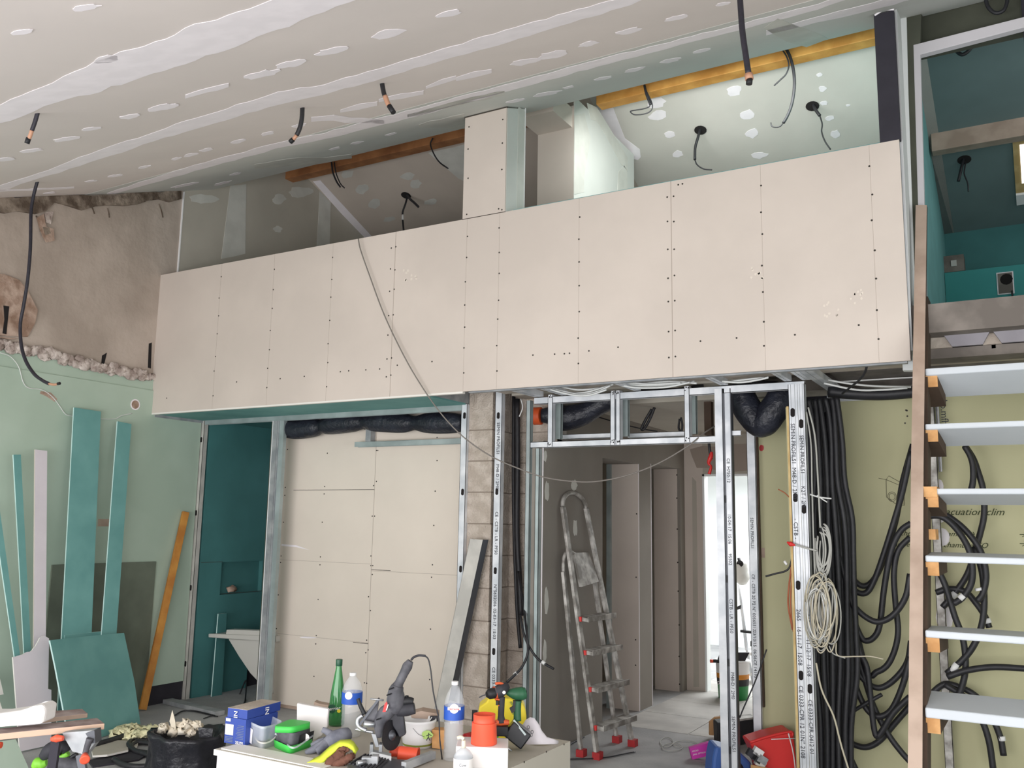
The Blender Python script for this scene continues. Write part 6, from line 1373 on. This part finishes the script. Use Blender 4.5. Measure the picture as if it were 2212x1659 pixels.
# curled white sheet
m = MB(); b0 = T_(1165, 1612); s = mpp(b0)
prof = [(1390, 930), (1440, 850), (1510, 805), (1580, 820), (1640, 900), (1700, 1020), (1780, 1120), (1880, 1150), (1965, 1180)]
rows = []
for j in range(5):
    f_ = j/4; rows.append([PV(940+x/7.373, 1440+(y*(1-f_)+(1245-.02*(x-1390))*f_)/7.373, b0, .05-.05*math.sin((x-1390)/180.0)*(.5+f_*.5)) for x, y in prof])
vs = [p for r_ in rows for p in r_]; n9 = len(prof)
m.add(vs, [(j*n9+i, j*n9+i+1, (j+1)*n9+i+1, (j+1)*n9+i) for j in range(4) for i in range(n9-1)], 'gypsum_white', True)
sh = m.build('curled_sheet', label='curled whitish sheet with dark scribbles at the right end of the table', cat='sheet'); md = sh.modifiers.new('thick', 'SOLIDIFY'); md.thickness = .002
m = MB()
for x, y in [(1484, 965), (1545, 1040), (1530, 1090)]: m.tube([PV(940+(x+18*math.cos(t))/7.373, 1440+(y+26*math.sin(t))/7.373, b0, -.02) for t in [2*math.pi*i/10 for i in range(11)]], .5*s, 'ink', n=5, step=2)
m.build('scribble', parent=sh)

# ------------------------------------------------------------------ bin bag with crumpled paper
b0 = PZ(398, 1700, 0); s = mpp(b0); hh = 1700-1582
BB = thing('bin_bag', b0, 'open black bin bag standing on the floor left of the work table', 'bag')
m = MB(); rnd = random.Random(9); n = 44; rings = []
for (r, z) in [(60, 0), (76, 12), (80, 40), (78, 70), (80, 96), (84, 108), (82, 116), (76, 114), (72, 100), (66, 80), (30, 74), (1, 73)]:
    ring = []
    for k in range(n):
        a = 2*math.pi*k/n; f_ = 1+.05*math.sin(a*9+z*.05)+rnd.uniform(-.03, .03)
        ring.append(b0+Rd*(math.cos(a)*r*f_*s)+Kd*(math.sin(a)*r*.85*f_*s)+UP*((z+(5*math.sin(a*2+.6) if z > 90 else 0)+rnd.uniform(-2, 2)*(1 if z > 0 else 0))*s))
    rings.append(ring)
for A_, B__ in zip(rings, rings[1:]): m.add(A_+B__, [(k, (k+1) % n, n+(k+1) % n, n+k) for k in range(n)], 'bag', True)
m.build('film', parent=BB)
tube_ = MB().prism([PV(x, y, b0, -.1) for x, y in [(428, 1572), (460, 1574), (458, 1592), (430, 1594)]], Kd*.01, 'bag').build('folded_flap', parent=BB)
for k, (x, y, r_, lb) in enumerate([(352, 1575, 12, 'small crumpled cream paper ball at the left rim of the bin bag'), (370, 1581, 14, 'crumpled cream paper lump in the middle of the bin bag'), (398, 1571, 17, 'largest crumpled cream paper in the bin bag'), (424, 1567, 12, 'cream paper roll end at the right rim of the bin bag'), (412, 1582, 13, 'lowest crumpled cream paper in the bin bag')]):
    c = PV(x, y, b0, -.02+.02*(k % 2)); m = MB()
    for q_ in range(4): m.ball(c+Vector((rnd.uniform(-.4, .4), rnd.uniform(-.4, .4), rnd.uniform(-.3, .3)))*r_*s, r_*s*.7, 'crumple', n=5, sc=(1.2, .8, rnd.uniform(.5, 1.1)))
    m.jitter(r_*s*.34, k).build('crumpled_paper', label=lb, cat='paper')
MB().prism([PV(x, y, b0, -.05) for x, y in [(372, 1534), (376, 1548), (379, 1562), (380, 1574), (370, 1570), (366, 1558), (369, 1546)]], Kd*.004, 'crumple').build('paper_peel', label='upright curled cream paper peel rising from the bin bag', cat='paper')
# ------------------------------------------------------------------ folding workbench, lower left corner
WZ = .72; w9 = 9.217
def wp_(x, y, z=WZ): return PZ(x/w9, 1480+y/w9, z)
c_ = wp_(1500, 800); s = mpp(c_)
WB = thing('folding_workbench', (c_.x, c_.y, 0), 'folding workbench with two worn wooden jaws in the lower left corner', 'workbench')
MB().prism([wp_(-900, 1050), wp_(0, 965), wp_(2085, 760), wp_(1940, 650), wp_(0, 860), wp_(-900, 945)], -UP*13*s, 'bench_top', 'mdf').build('front_jaw', parent=WB, bevel=.003)
MB().prism([wp_(-300, 762), wp_(890, 662), wp_(1750, 560), wp_(1640, 470), wp_(900, 520), wp_(-300, 620)], -UP*10*s, 'bench_top', 'wood_brown').build('rear_jaw', parent=WB, bevel=.003)
bb = wp_(1500, 900); g3 = lambda x, y, z=0: PV(x/w9, 1480+y/w9, bb, z)
MB().prism([g3(x, y, .02) for x, y in [(1240, 950), (1860, 900), (1890, 1150), (1700, 1400), (1600, 1360), (1440, 1320), (1300, 1080)]], Kd*.05, 'galv_dull').build('jaw_bracket', parent=WB)
MB().prism([g3(x, y, .0) for x, y in [(1700, 960), (1880, 900), (1895, 1160), (1820, 1160)]], Kd*.06, 'steel_dark').build('clamp_block', parent=WB)
MB().tube([g3(1790, 1060, -.01), g3(1730, 1240, -.01), g3(1700, 1360, -.01)], [.014, .012, .012], 'tool_grey', n=10).build('crank', parent=WB)
MB().lathe(g3(1690, 1390, -.02), [(.012, 0), (.020, .03), (.0195, .035), (.012, .034)], 'orange', n=18, axis=(Rd*.4-UP*.35-Kd*.8)).build('crank_knob', parent=WB, label='orange crank knob')
MB().tube([g3(1020, 1080, -.01), g3(1130, 1060, -.01), g3(1260, 1060, -.01)], [.008, .016, .010], 'orange', n=10).build('lock_lever', parent=WB, label='orange locking lever')
MB().tube([g3(-40, 1190), g3(30, 1195)], .013, 'orange', n=10).build('lock_knob', parent=WB, label='orange knob')
lg = g3(1120, 1090, .01); MB().bar(lg, Vector((g3(900, 1750).x, g3(900, 1750).y, .02)), .035, .02, 'felt_and_shade', side=Rd).build('leg', parent=WB)
lg2 = g3(1600, 1380, .03); MB().bar(lg2, Vector((g3(1750, 2200).x+.12, g3(1750, 2200).y+.05, .02)), .03, .02, 'steel_dark', side=Rd).build('leg', parent=WB)
b9 = PZ(120, 1740, 0)
SW = thing('green_saw', b9, 'lime green and black power saw hanging in the frame below the workbench jaws', 'power tool')
g4 = lambda x, y, z=0: PV(x/w9, 1480+y/w9, bb, .14+z)
MB().tube([g4(680, 1640), g4(760, 1560), g4(850, 1560), g4(930, 1540)], [.016, .026, .022, .012], 'lime', n=12).build('rear_shell', parent=SW)
MB().tube([g4(1060, 1560), g4(1130, 1490), g4(1250, 1430), g4(1360, 1350)], [.010, .018, .017, .012], 'lime', n=12).build('top_handle', parent=SW)
MB().tube([g4(840, 1440), g4(960, 1330), g4(1080, 1260), g4(1280, 1260), g4(1330, 1330)], [.018, .03, .032, .03, .016], 'black_soft', n=12).build('motor', parent=SW)
MB().tube([g4(1260, 1700), g4(1330, 1560), g4(1440, 1430), g4(1540, 1370)], .009, 'black', n=8).build('hose_curve', parent=SW)
MB().tube([g4(1300, 1720), g4(1370, 1600), g4(1410, 1500)], .010, 'lime', n=8).build('side_strip', parent=SW)
MB().tube([g4(1100, 1560), g4(1220, 1560), g4(1400, 1600), g4(1600, 1640)], [.03, .034, .034, .03], 'tool_grey', n=12).build('body_block', parent=SW)
MB().lathe(g4(1660, 1620, -.02), [(.012, 0), (.014, .02), (.009, .02)], 'lime', n=14, axis=(UP-Kd*.5)).build('port', parent=SW)
# plastic wrapped tray on the jaws
q = [wp_(-400, 800, WZ+.004), wp_(-400, 870, WZ+.004), wp_(700, 790, WZ+.004), wp_(870, 760, WZ+.004), wp_(880, 640, WZ+.004), wp_(500, 640, WZ+.004)]
m = MB()
lo_ = [g3(-300, 850, -.01), g3(0, 840, -.01), g3(400, 810, -.01), g3(780, 780, -.01), g3(870, 740, 0)]
hi_ = [g3(-300, 560, .03), g3(0, 560, .04), g3(400, 500, .05), g3(680, 430, .06), g3(820, 380, .06), g3(920, 450, .06), g3(900, 560, .04), g3(870, 740, .0)]
m.prism(lo_+[p for p in reversed(hi_[:-1])], Kd*.10, 'paper'); m.build('wrapped_tray', label='white tray in crumpled clear plastic wrap on the workbench jaws', cat='tray', bevel=.008)
# panel on the floor at the lower left corner
nf = Vector((1, -.1, .35)); q0 = PZ(60, 1680, .02)
A_ = PZ(0, 1640, .0)
p0 = PZ(66, 1700, .02)
pl = [PP(x, y, p0, nf) for x, y in [(-30, 1604), (34, 1597), (48, 1628), (60, 1655), (75, 1700), (-30, 1700)]]
MB().prism(pl, nf.normalized()*-.0125, 'green_board', 'board_edge').build('green_offcut', label='pale green board piece leaning below the workbench at the left edge', cat='board')
MB().prism([PP(x, y, Vector((-6.3, 0, .4)), Vector((1, 0, .3))) for x, y in [(-40, 1466), (0, 1466), (8, 1500), (-40, 1506)]], Vector((-.0125, 0, 0)), 'board_edge').build('white_offcut', label='white board corner cut by the left picture edge above the workbench', cat='board')
MB().prism([PP(x, y, Vector((-6.0, 0, .3)), Vector((1, 0, .3))) for x, y in [(-20, 1495), (0, 1516), (9, 1545), (0, 1545), (-20, 1520)]], Vector((-.0125, 0, 0)), 'board_edge').build('white_offcut', label='thin white board edge slanting behind the wrapped tray', cat='board')
for o in bpy.data.objects:
    if '_o' in o: del o['_o']
